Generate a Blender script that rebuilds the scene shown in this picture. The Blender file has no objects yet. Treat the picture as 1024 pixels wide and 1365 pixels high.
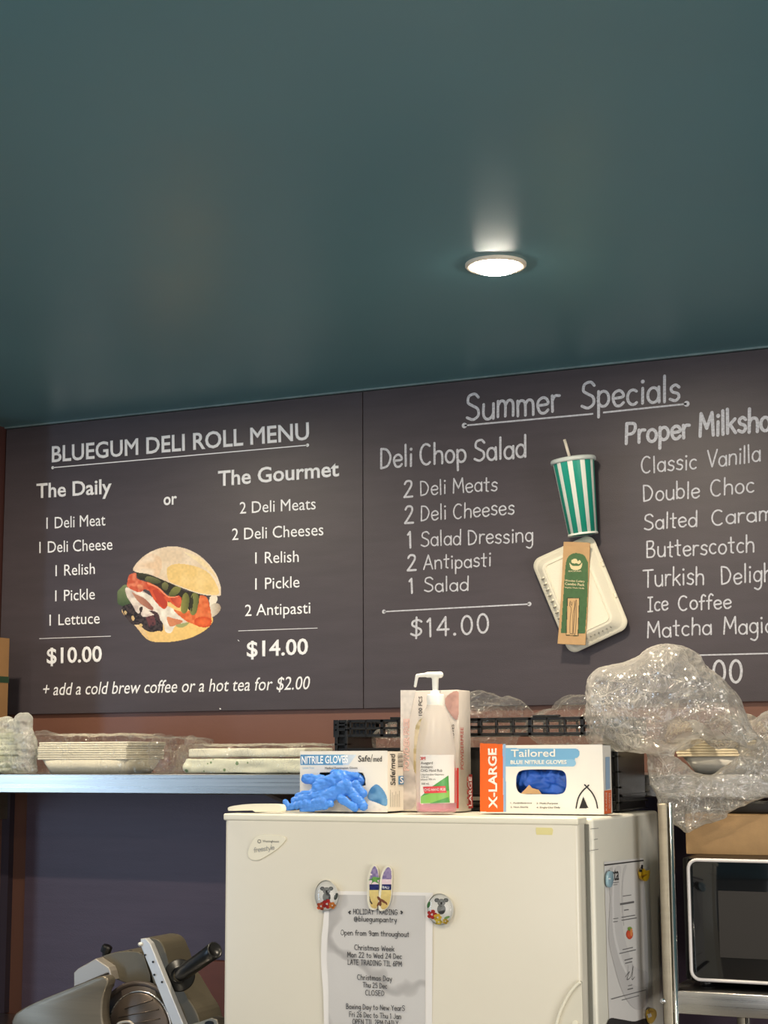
import bpy, bmesh, math, random
import numpy as np
from mathutils import Vector, Matrix, noise as mnoise
random.seed(4)
SC = bpy.context.scene
COL = SC.collection

# ------------------------------------------------------------------ camera
CZ = 1.55
FPX, YAW, PITCH, ROLL = 2180.0, math.radians(24.684), math.radians(8.46), math.radians(-0.26)
Fv = Vector((-math.sin(YAW)*math.cos(PITCH), math.cos(YAW)*math.cos(PITCH), math.sin(PITCH)))
r0 = Vector((math.cos(YAW), math.sin(YAW), 0)); u0 = r0.cross(Fv)
RT = math.cos(ROLL)*r0 + math.sin(ROLL)*u0
UP = -math.sin(ROLL)*r0 + math.cos(ROLL)*u0
EYE = Vector((0, 0, CZ))
cam = bpy.data.objects.new('camera', bpy.data.cameras.new('camera'))
cam.data.sensor_fit = 'VERTICAL'; cam.data.sensor_height = 36; cam.data.sensor_width = 27
cam.data.lens = FPX/1365*36; cam.data.clip_start = 0.05
cam.matrix_world = Matrix((( RT.x, UP.x, -Fv.x, EYE.x), (RT.y, UP.y, -Fv.y, EYE.y), (RT.z, UP.z, -Fv.z, EYE.z), (0, 0, 0, 1)))
COL.objects.link(cam); SC.camera = cam

# ------------------------------------------------------------------ world and light
def L(r, g, b, k=1.0):
    f = lambda c: ((c/255)/12.92 if c/255 <= .04045 else ((c/255+.055)/1.055)**2.4)*k
    return (f(r), f(g), f(b))
wd = bpy.data.worlds.new('world'); SC.world = wd; wd.use_nodes = True
wd.node_tree.nodes['Background'].inputs[0].default_value = (.62, .80, 1.0, 1)
wd.node_tree.nodes['Background'].inputs[1].default_value = 0.30
def area(name, loc, rot, sx, sy, power, color):
    l = bpy.data.lights.new(name, 'AREA'); l.shape = 'RECTANGLE'; l.size = sx; l.size_y = sy
    l.energy = power; l.color = color
    o = bpy.data.objects.new(name, l); o.location = loc; o.rotation_euler = rot; COL.objects.link(o); return o
# daylight through the shop's side opening (left) and its front window (behind the photographer)
area('side_daylight', (-5.0, -.4, 1.25), (0, math.radians(-90), 0), 2.0, .6, 42, (.52, .73, 1.0))
area('right_fill', (3.0, .2, 1.3), (0, math.radians(90), 0), 1.8, 2.4, 104, (1.0, .97, .93))  # added fill lamp, brightens the fridge's right side; no opening stands here
area('front_daylight', (-.6, -2.9, 1.5), (math.radians(90), 0, 0), 3.4, 1.7, 42, (.97, .96, 1.0))
SC.view_settings.view_transform = 'Standard'
SC.view_settings.look = 'None'
SC.view_settings.gamma = 1
SC.view_settings.use_curve_mapping = False
SC.view_settings.exposure = 0.0
SC.cycles.use_denoising = True
SC.cycles.transparent_max_bounces = 24
SC.cycles.max_bounces = 8
SC.cycles.caustics_reflective = False
SC.cycles.caustics_refractive = False
DOWNLIGHT_POWER = 12.0
WARM = (1.0, .85, .64)

# ------------------------------------------------------------------ helpers
def ray(x, y):
    return Fv + RT*((x-512)/FPX) - UP*((y-682.5)/FPX)
def PY(x, y, Y):
    d = ray(x, y); return EYE + d*(Y/d.y)
def PXX(x, y, X):
    d = ray(x, y); return EYE + d*(X/d.x)
def PZ(x, y, Z):
    d = ray(x, y); return EYE + d*((Z-CZ)/d.z)
class PlY:
    def __init__(s, v): s.v = v
    def __call__(s, x, y): return PY(x, y, s.v)
    def off(s, d): return PlY(s.v-d)
class PlX:
    def __init__(s, v): s.v = v
    def __call__(s, x, y): return PXX(x, y, s.v)
    def off(s, d): return PlX(s.v+d)

def tag(o, label=None, cat=None, group=None, kind=None):
    if label: o['label'] = label
    if cat: o['category'] = cat
    if group: o['group'] = group
    if kind: o['kind'] = kind
    return o
def thing(name, loc, label, cat, group=None):
    o = bpy.data.objects.new(name, None); o.location = loc; o.empty_display_size = .05
    COL.objects.link(o); return tag(o, label, cat, group)
def link(name, me, mat=None, parent=None, smooth=False):
    o = bpy.data.objects.new(name, me); COL.objects.link(o)
    if mat is not None:
        for m in (mat if isinstance(mat, (list, tuple)) else [mat]): me.materials.append(m)
    if parent is not None:
        o.parent = parent
        w = Vector(parent.location)
        q = parent.parent
        while q is not None: w += q.location; q = q.parent
        if parent.rotation_euler.z == 0: o.location = -w     # geometry is written in world coordinates
    if smooth:
        me.polygons.foreach_set('use_smooth', [True]*len(me.polygons)); me.update()
    return o
def recentre(o):
    """move a top-level mesh's origin to the middle of its foot"""
    me = o.data; co = np.empty(len(me.vertices)*3); me.vertices.foreach_get('co', co); co = co.reshape(-1, 3)
    c = np.array([(co[:,0].min()+co[:,0].max())/2, (co[:,1].min()+co[:,1].max())/2, co[:,2].min()])
    me.vertices.foreach_set('co', (co-c).ravel()); me.update(); o.location = Vector(c); return o
def bm_obj(name, bm, mat, parent=None, smooth=False):
    bmesh.ops.recalc_face_normals(bm, faces=bm.faces)
    me = bpy.data.meshes.new(name); bm.to_mesh(me); bm.free()
    return link(name, me, mat, parent, smooth)
def bm_box(bm, a, b, bev=0, seg=2):
    a = Vector(a); b = Vector(b)
    r = bmesh.ops.create_cube(bm, size=1)
    vs = r['verts']
    for v in vs:
        v.co = Vector(((a.x+b.x)/2+v.co.x*abs(b.x-a.x), (a.y+b.y)/2+v.co.y*abs(b.y-a.y), (a.z+b.z)/2+v.co.z*abs(b.z-a.z)))
    if bev:
        es = list({e for v in vs for e in v.link_edges})
        bmesh.ops.bevel(bm, geom=es, offset=bev, segments=seg, affect='EDGES', profile=.5)
def box(name, a, b, mat, parent=None, bev=0, smooth=False, seg=2):
    bm = bmesh.new(); bm_box(bm, a, b, bev, seg); return bm_obj(name, bm, mat, parent, smooth)
def bm_prism(bm, pts, dv, bev=0, seg=2):
    """pts: world points of the face; dv: extrusion vector"""
    f = bm.faces.new([bm.verts.new(p) for p in pts])
    r = bmesh.ops.extrude_face_region(bm, geom=[f])
    nv = [g for g in r['geom'] if isinstance(g, bmesh.types.BMVert)]
    for v in nv: v.co += Vector(dv)
    if bev:
        es = [e for e in f.edges]+[e for g in r['geom'] if isinstance(g, bmesh.types.BMFace) for e in g.edges]
        bmesh.ops.bevel(bm, geom=list(set(es)), offset=bev, segments=seg, affect='EDGES', profile=.5)
def prism(name, pts, dv, mat, parent=None, bev=0, smooth=False, seg=2):
    bm = bmesh.new(); bm_prism(bm, pts, dv, bev, seg); return bm_obj(name, bm, mat, parent, smooth)
def bm_rod(bm, a, b, ra, rb=None, n=20, cap=True):
    a = Vector(a); b = Vector(b); rb = ra if rb is None else rb
    z = (b-a).normalized(); x = z.orthogonal().normalized(); y = z.cross(x)
    A = [bm.verts.new(a+(x*math.cos(t)+y*math.sin(t))*ra) for t in [2*math.pi*i/n for i in range(n)]]
    B = [bm.verts.new(b+(x*math.cos(t)+y*math.sin(t))*rb) for t in [2*math.pi*i/n for i in range(n)]]
    for i in range(n): bm.faces.new((A[i], A[(i+1)%n], B[(i+1)%n], B[i]))
    if cap: bm.faces.new(A[::-1]); bm.faces.new(B)
def rod(name, a, b, r, mat, parent=None, rb=None, n=20):
    bm = bmesh.new(); bm_rod(bm, a, b, r, rb, n); o = bm_obj(name, bm, mat, parent)
    for p in o.data.polygons: p.use_smooth = len(p.vertices) == 4
    return o
def bm_lathe(bm, base, axis, prof, n=40, ang=(0, 2*math.pi)):
    """prof: [(radius, height along axis)]"""
    z = Vector(axis).normalized(); x = z.orthogonal().normalized(); y = z.cross(x); base = Vector(base)
    rings = []
    for r, h in prof:
        rings.append([bm.verts.new(base+z*h+(x*math.cos(t)+y*math.sin(t))*max(r, 1e-5)) for t in [2*math.pi*i/n for i in range(n)]])
    for A, B in zip(rings, rings[1:]):
        for i in range(n): bm.faces.new((A[i], A[(i+1)%n], B[(i+1)%n], B[i]))
    return rings
def lathe(name, base, axis, prof, mat, parent=None, n=40, smooth=True):
    bm = bmesh.new(); bm_lathe(bm, base, axis, prof, n); return bm_obj(name, bm, mat, parent, smooth)
def tube(name, pts, r, mat, parent=None, n=10, closed=False):
    bm = bmesh.new(); pts = [Vector(p) for p in pts]; N = len(pts); rings = []; up = None
    for i, p in enumerate(pts):
        q0 = pts[(i-1)%N] if (closed or i) else p; q1 = pts[(i+1)%N] if (closed or i < N-1) else p
        z = (q1-q0).normalized()
        x = (up - z*up.dot(z)).normalized() if up is not None else z.orthogonal().normalized()
        up = x; y = z.cross(x); rr = r[i] if isinstance(r, (list, tuple)) else r
        rings.append([bm.verts.new(p+(x*math.cos(t)+y*math.sin(t))*rr) for t in [2*math.pi*k/n for k in range(n)]])
    for i in range(N if closed else N-1):
        A, B = rings[i], rings[(i+1)%N]
        for k in range(n): bm.faces.new((A[k], A[(k+1)%n], B[(k+1)%n], B[k]))
    if not closed: bm.faces.new(rings[0][::-1]); bm.faces.new(rings[-1])
    return bm_obj(name, bm, mat, parent, True)
def crom(pts, closed=False, k=6):
    P = [tuple(p) for p in pts]; n = len(P); out = []
    if n < 3: return P
    for i in range(n if closed else n-1):
        g = (lambda j: P[j % n]) if closed else (lambda j: P[min(max(j, 0), n-1)])
        a, b, c, d = g(i-1), g(i), g(i+1), g(i+2)
        for s in range(k):
            t = s/k
            out.append(tuple(.5*((2*b[m])+(-a[m]+c[m])*t+(2*a[m]-5*b[m]+4*c[m]-d[m])*t*t+(-a[m]+3*b[m]-3*c[m]+d[m])*t**3) for m in range(len(b))))
    if not closed: out.append(P[-1])
    return out
def rrect(x0, y0, x1, y1, r, k=5):
    out = []
    for cx, cy, a in ((x1-r, y0+r, -90), (x1-r, y1-r, 0), (x0+r, y1-r, 90), (x0+r, y0+r, 180)):
        for i in range(k+1):
            t = math.radians(a+90*i/k); out.append((cx+r*math.cos(t), cy+r*math.sin(t)))
    return out
def ell(cx, cy, rx, ry, n=28, rot=0):
    c, s = math.cos(math.radians(rot)), math.sin(math.radians(rot))
    return [(cx+rx*math.cos(t)*c-ry*math.sin(t)*s, cy+rx*math.cos(t)*s+ry*math.sin(t)*c) for t in [2*math.pi*i/n for i in range(n)]]

# ------------------------------------------------------------------ materials
MATS = {}
def mat(name, col, rough=.5, metal=0, var=0, vscale=(8, 8, 8), bump=0, bscale=60, spec=.5, emit=None, estr=1, col2=None,
        coat=0, rvar=0, sss=0, trans=0, aniso=0):
    if name in MATS: return MATS[name]
    m = bpy.data.materials.new(name); m.use_nodes = True; nt = m.node_tree; N = nt.nodes; K = nt.links
    p = N['Principled BSDF']
    p.inputs['Base Color'].default_value = (*col, 1); p.inputs['Roughness'].default_value = rough
    p.inputs['Metallic'].default_value = metal; p.inputs['Specular IOR Level'].default_value = spec
    p.inputs['Coat Weight'].default_value = coat; p.inputs['Transmission Weight'].default_value = trans
    if aniso: p.inputs['Anisotropic'].default_value = aniso
    if emit: p.inputs['Emission Color'].default_value = (*emit, 1); p.inputs['Emission Strength'].default_value = estr
    if var or col2 or bump or rvar:
        tc = N.new('ShaderNodeTexCoord'); mp = N.new('ShaderNodeMapping'); K.new(tc.outputs['Object'], mp.inputs[0])
        mp.inputs['Scale'].default_value = vscale
        nz = N.new('ShaderNodeTexNoise'); nz.inputs['Scale'].default_value = 1; nz.inputs['Detail'].default_value = 6
        nz.inputs['Roughness'].default_value = .6
        K.new(mp.outputs[0], nz.inputs['Vector'])
    if var or col2:
        mx = N.new('ShaderNodeMix'); mx.data_type = 'RGBA'
        c2 = col2 if col2 else tuple(c*(1+var) for c in col)
        c1 = col if col2 else tuple(c*(1-var) for c in col)
        mx.inputs[6].default_value = (*c1, 1); mx.inputs[7].default_value = (*c2, 1)
        rp = N.new('ShaderNodeMapRange'); rp.inputs[1].default_value = .3; rp.inputs[2].default_value = .7
        K.new(nz.outputs[0], rp.inputs[0]); K.new(rp.outputs[0], mx.inputs[0]); K.new(mx.outputs[2], p.inputs['Base Color'])
    if rvar:
        rp2 = N.new('ShaderNodeMapRange'); rp2.inputs[1].default_value = .3; rp2.inputs[2].default_value = .7
        rp2.inputs[3].default_value = rough-rvar; rp2.inputs[4].default_value = rough+rvar
        K.new(nz.outputs[0], rp2.inputs[0]); K.new(rp2.outputs[0], p.inputs['Roughness'])
    if bump:
        n2 = N.new('ShaderNodeTexNoise'); n2.inputs['Scale'].default_value = bscale; n2.inputs['Detail'].default_value = 4
        K.new(tc.outputs['Object'], n2.inputs['Vector'])
        bp = N.new('ShaderNodeBump'); bp.inputs['Strength'].default_value = bump; bp.inputs['Distance'].default_value = .002
        K.new(n2.outputs[0], bp.inputs['Height']); K.new(bp.outputs[0], p.inputs['Normal'])
    MATS[name] = m; return m
def attr_mat(name, rough=.6, spec=.3):
    if name in MATS: return MATS[name]
    m = bpy.data.materials.new(name); m.use_nodes = True; N = m.node_tree.nodes; K = m.node_tree.links
    p = N['Principled BSDF']; a = N.new('ShaderNodeVertexColor'); a.layer_name = 'Col'
    K.new(a.outputs[0], p.inputs['Base Color']); p.inputs['Roughness'].default_value = rough
    p.inputs['Specular IOR Level'].default_value = spec
    MATS[name] = m; return m
def film_mat(name, base=.1, edge=.4, tint=(.86, .84, .80), streak=.25, rough=.10, sc=16, bstr=1.0, gloss=.16, fres=.6):
    """crumpled clear film: mostly see-through, a milky share that grows at grazing angles and along creases, sharp gloss on facets"""
    m = bpy.data.materials.new(name); m.use_nodes = True; N = m.node_tree.nodes; K = m.node_tree.links
    for n in list(N):
        if n.type == 'BSDF_PRINCIPLED': N.remove(n)
    def nd(t, **kw):
        n = N.new(t)
        for k, v in kw.items(): setattr(n, k, v)
        return n
    def ma(op, a, b, c=None, clamp=False):
        n = nd('ShaderNodeMath', operation=op, use_clamp=clamp)
        for q, v in enumerate((a, b, c)):
            if v is None: continue
            if isinstance(v, (int, float)): n.inputs[q].default_value = v
            else: K.new(v, n.inputs[q])
        return n.outputs[0]
    tc = nd('ShaderNodeTexCoord')
    nz = nd('ShaderNodeTexNoise'); nz.inputs['Scale'].default_value = sc*.7; nz.inputs['Detail'].default_value = 3; K.new(tc.outputs['Object'], nz.inputs['Vector'])
    wp = nd('ShaderNodeVectorMath', operation='MULTIPLY_ADD'); wp.inputs[1].default_value = (.07, .07, .07); K.new(nz.outputs['Color'], wp.inputs[0]); K.new(tc.outputs['Object'], wp.inputs[2])
    F = []; C = []
    for q, (k_, vs, rot) in enumerate(((1.3, (1, 1, 2.0), (0, .5, .4)), (2.6, (1.9, 1, 1), (.3, -.4, .9)), (5.0, (1, 1, 1.6), (.8, .9, 0)))):
        mp = nd('ShaderNodeMapping'); mp.inputs['Scale'].default_value = vs; mp.inputs['Rotation'].default_value = rot; K.new(wp.outputs[0], mp.inputs[0])
        v = nd('ShaderNodeTexVoronoi', feature='F1'); v.inputs['Scale'].default_value = sc*k_; K.new(mp.outputs[0], v.inputs['Vector']); F.append(v.outputs['Distance'])
        e = nd('ShaderNodeTexVoronoi', feature='DISTANCE_TO_EDGE'); e.inputs['Scale'].default_value = sc*k_; K.new(mp.outputs[0], e.inputs['Vector'])
        r = nd('ShaderNodeMapRange', interpolation_type='SMOOTHSTEP'); r.inputs[1].default_value = 0; r.inputs[2].default_value = .05+.03*q; r.inputs[3].default_value = 1; r.inputs[4].default_value = 0
        K.new(e.outputs['Distance'], r.inputs[0]); C.append(r.outputs[0])
    n2 = nd('ShaderNodeTexNoise'); n2.inputs['Scale'].default_value = sc*1.1; n2.inputs['Detail'].default_value = 2; K.new(tc.outputs['Object'], n2.inputs['Vector'])
    gate = nd('ShaderNodeMapRange'); gate.inputs[1].default_value = .42; gate.inputs[2].default_value = .62; K.new(n2.outputs[0], gate.inputs[0])
    crease = ma('MULTIPLY', ma('ADD', C[0], ma('MULTIPLY', C[1], .8)), gate.outputs[0])
    h = ma('MULTIPLY_ADD', F[1], .5, ma('MULTIPLY_ADD', F[2], .22, F[0]))
    bp = nd('ShaderNodeBump'); bp.inputs['Strength'].default_value = bstr; bp.inputs['Distance'].default_value = .010; K.new(h, bp.inputs['Height'])
    lw = nd('ShaderNodeLayerWeight'); lw.inputs[0].default_value = .3
    fac = ma('MULTIPLY_ADD', crease, streak, ma('MULTIPLY_ADD', lw.outputs['Facing'], edge, base), True)
    tr = nd('ShaderNodeBsdfTransparent'); tr.inputs[0].default_value = (.98, .98, .97, 1)
    df = nd('ShaderNodeBsdfDiffuse'); df.inputs[0].default_value = (*tint, 1); K.new(bp.outputs[0], df.inputs['Normal'])
    tl = nd('ShaderNodeBsdfTranslucent'); tl.inputs[0].default_value = (*tint, 1)
    dm = nd('ShaderNodeMixShader'); dm.inputs[0].default_value = .45; K.new(df.outputs[0], dm.inputs[1]); K.new(tl.outputs[0], dm.inputs[2])
    m1 = nd('ShaderNodeMixShader'); K.new(fac, m1.inputs[0]); K.new(tr.outputs[0], m1.inputs[1]); K.new(dm.outputs[0], m1.inputs[2])
    gl = nd('ShaderNodeBsdfGlossy'); gl.inputs['Roughness'].default_value = rough; gl.inputs[0].default_value = (1, .98, .94, 1); K.new(bp.outputs[0], gl.inputs['Normal'])
    fr_ = nd('ShaderNodeFresnel'); fr_.inputs[0].default_value = 1.5; K.new(bp.outputs[0], fr_.inputs['Normal'])
    gf = ma('MULTIPLY_ADD', fr_.outputs[0], fres, gloss, True)
    m2 = nd('ShaderNodeMixShader'); K.new(gf, m2.inputs[0]); K.new(m1.outputs[0], m2.inputs[1]); K.new(gl.outputs[0], m2.inputs[2])
    K.new(m2.outputs[0], N['Material Output'].inputs[0])
    MATS[name] = m; return m

M_ceil = mat('teal_ceiling_paint', L(92, 138, 148), .34, var=.05, vscale=(1.2, 1.2, 1), rvar=.06, bump=.04, bscale=14, spec=.5)
M_brown = mat('brown_wall_paint', L(118, 80, 66), .42, var=.08, vscale=(3, 3, 3), bump=.1, bscale=120)
M_plum = mat('maroon_wall_paint', L(70, 40, 36), .5)
M_panel = mat('plum_grey_panel', L(96, 80, 94), .42, var=.07, vscale=(5, 5, 60), bump=.25, bscale=320)
M_board = mat('blackboard_vinyl', L(74, 67, 71), .42, var=.09, vscale=(6, 6, 40), bump=.18, bscale=420, spec=.35)
M_white = mat('white_print', L(246, 246, 248), .55)
M_chalk = mat('chalk_pen', L(168, 168, 174), .7, col2=L(222, 222, 228), vscale=(160, 160, 260))
M_steel = mat('brushed_steel', L(196, 193, 188), .29, metal=1, var=.06, vscale=(2, 2, 300), rvar=.05, bump=.03, bscale=200)
M_steel2 = mat('dull_steel', L(150, 142, 126), .45, metal=.85, var=.12, vscale=(10, 10, 60), bump=.1, bscale=90)
M_chrome = mat('chrome', L(225, 225, 225), .12, metal=1)
M_fridge = mat('fridge_enamel', L(224, 217, 200), .28, var=.02, vscale=(3, 3, 3), bump=.02, bscale=30)
M_fside = mat('fridge_side_enamel', L(226, 222, 208), .33, var=.04, vscale=(4, 4, 4), bump=.03, bscale=25)
M_gasket = mat('grey_gasket', L(130, 128, 118), .6)
M_plast = mat('cream_plastic', L(232, 226, 206), .35)
M_black = mat('black_plastic', L(17, 17, 18), .32, bump=.05, bscale=150)
M_dark = mat('dark_inside', L(16, 14, 14), .6)
M_card = mat('kraft_cardboard', L(190, 152, 106), .75, var=.07, vscale=(40, 40, 40), bump=.15, bscale=300)
M_card2 = mat('brown_carton', L(150, 112, 70), .75, var=.05, vscale=(20, 20, 20))
M_green = mat('dark_green_print', L(34, 62, 40), .6)
M_boxw = mat('white_carton', L(236, 230, 220), .5)
M_paper = mat('white_paper', L(228, 224, 220), .7)
M_ink = mat('black_ink', L(42, 40, 42), .7)
M_greyink = mat('grey_ink', L(110, 108, 108), .7)
M_glove = mat('blue_nitrile', L(62, 128, 218), .42, var=.12, vscale=(30, 30, 30), bump=.5, bscale=90)
M_gloved = mat('deep_blue_nitrile', L(38, 92, 190), .45, var=.15, vscale=(40, 40, 40), bump=.4, bscale=90)
M_bag = mat('bagasse_pulp', L(232, 224, 202), .8, bump=.35, bscale=260)
M_film = film_mat('clear_film', base=.02, edge=.10, streak=.16, sc=17, gloss=.015, fres=.20, bstr=.8)
M_filmb = film_mat('milky_film', base=.23, edge=.36, streak=.32, sc=14, tint=(.88, .84, .78), gloss=.07, fres=.45, bstr=.85)
M_filmw = film_mat('white_film', base=.32, edge=.40, streak=.25, sc=18, tint=(.94, .94, .88), gloss=.04, fres=.3, bstr=.7)
M_attr = attr_mat('printed_colours')
M_attrg = attr_mat('glossy_printed_colours', .2, .6)

# ------------------------------------------------------------------ printed text
FONTCAP = None
def font_mesh(s, bold=0):
    c = bpy.data.curves.new('t', 'FONT'); c.body = s; c.size = 1; c.resolution_u = 3
    if bold: c.bevel_depth = bold; c.bevel_resolution = 0
    o = bpy.data.objects.new('t', c); COL.objects.link(o)
    bpy.context.view_layer.update()
    dg = bpy.context.evaluated_depsgraph_get()
    me = bpy.data.meshes.new_from_object(o.evaluated_get(dg), depsgraph=dg)
    bpy.data.objects.remove(o); bpy.data.curves.remove(c)
    return me
def capheight():
    global FONTCAP
    if FONTCAP is None:
        me = font_mesh('H'); FONTCAP = max(v.co.y for v in me.vertices)
    return FONTCAP
def text(s, a, b, cap, plane, m, parent, bold=0.0, shear=0.0, name='lettering'):
    """a, b: baseline ends; cap: vector of the capital height (photo units, read off on the given real plane)"""
    ch = capheight(); me = font_mesh(s, bold)
    co = np.empty(len(me.vertices)*3); me.vertices.foreach_get('co', co); co = co.reshape(-1, 3)
    x0, x1 = co[:,0].min(), co[:,0].max()
    if not isinstance(cap, (tuple, list)): cap = (0, -cap)
    A = plane(*a); B = plane(*b); C = plane(a[0]+cap[0], a[1]+cap[1])
    e1 = np.array(B-A); e2 = np.array(C-A)
    u = (co[:,0]-x0)/(x1-x0); v = co[:,1]/ch
    u = u + shear*v*ch/(x1-x0)
    nn = np.cross(e1, e2); nn = nn/np.linalg.norm(nn)
    W = np.array(A)[None]+u[:,None]*e1[None]+v[:,None]*e2[None]+(co[:,2]*.012+(.00025 if bold else 0))[:,None]*nn[None]
    me.vertices.foreach_set('co', W.ravel()); me.update()
    return link(name, me, m, parent)

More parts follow.
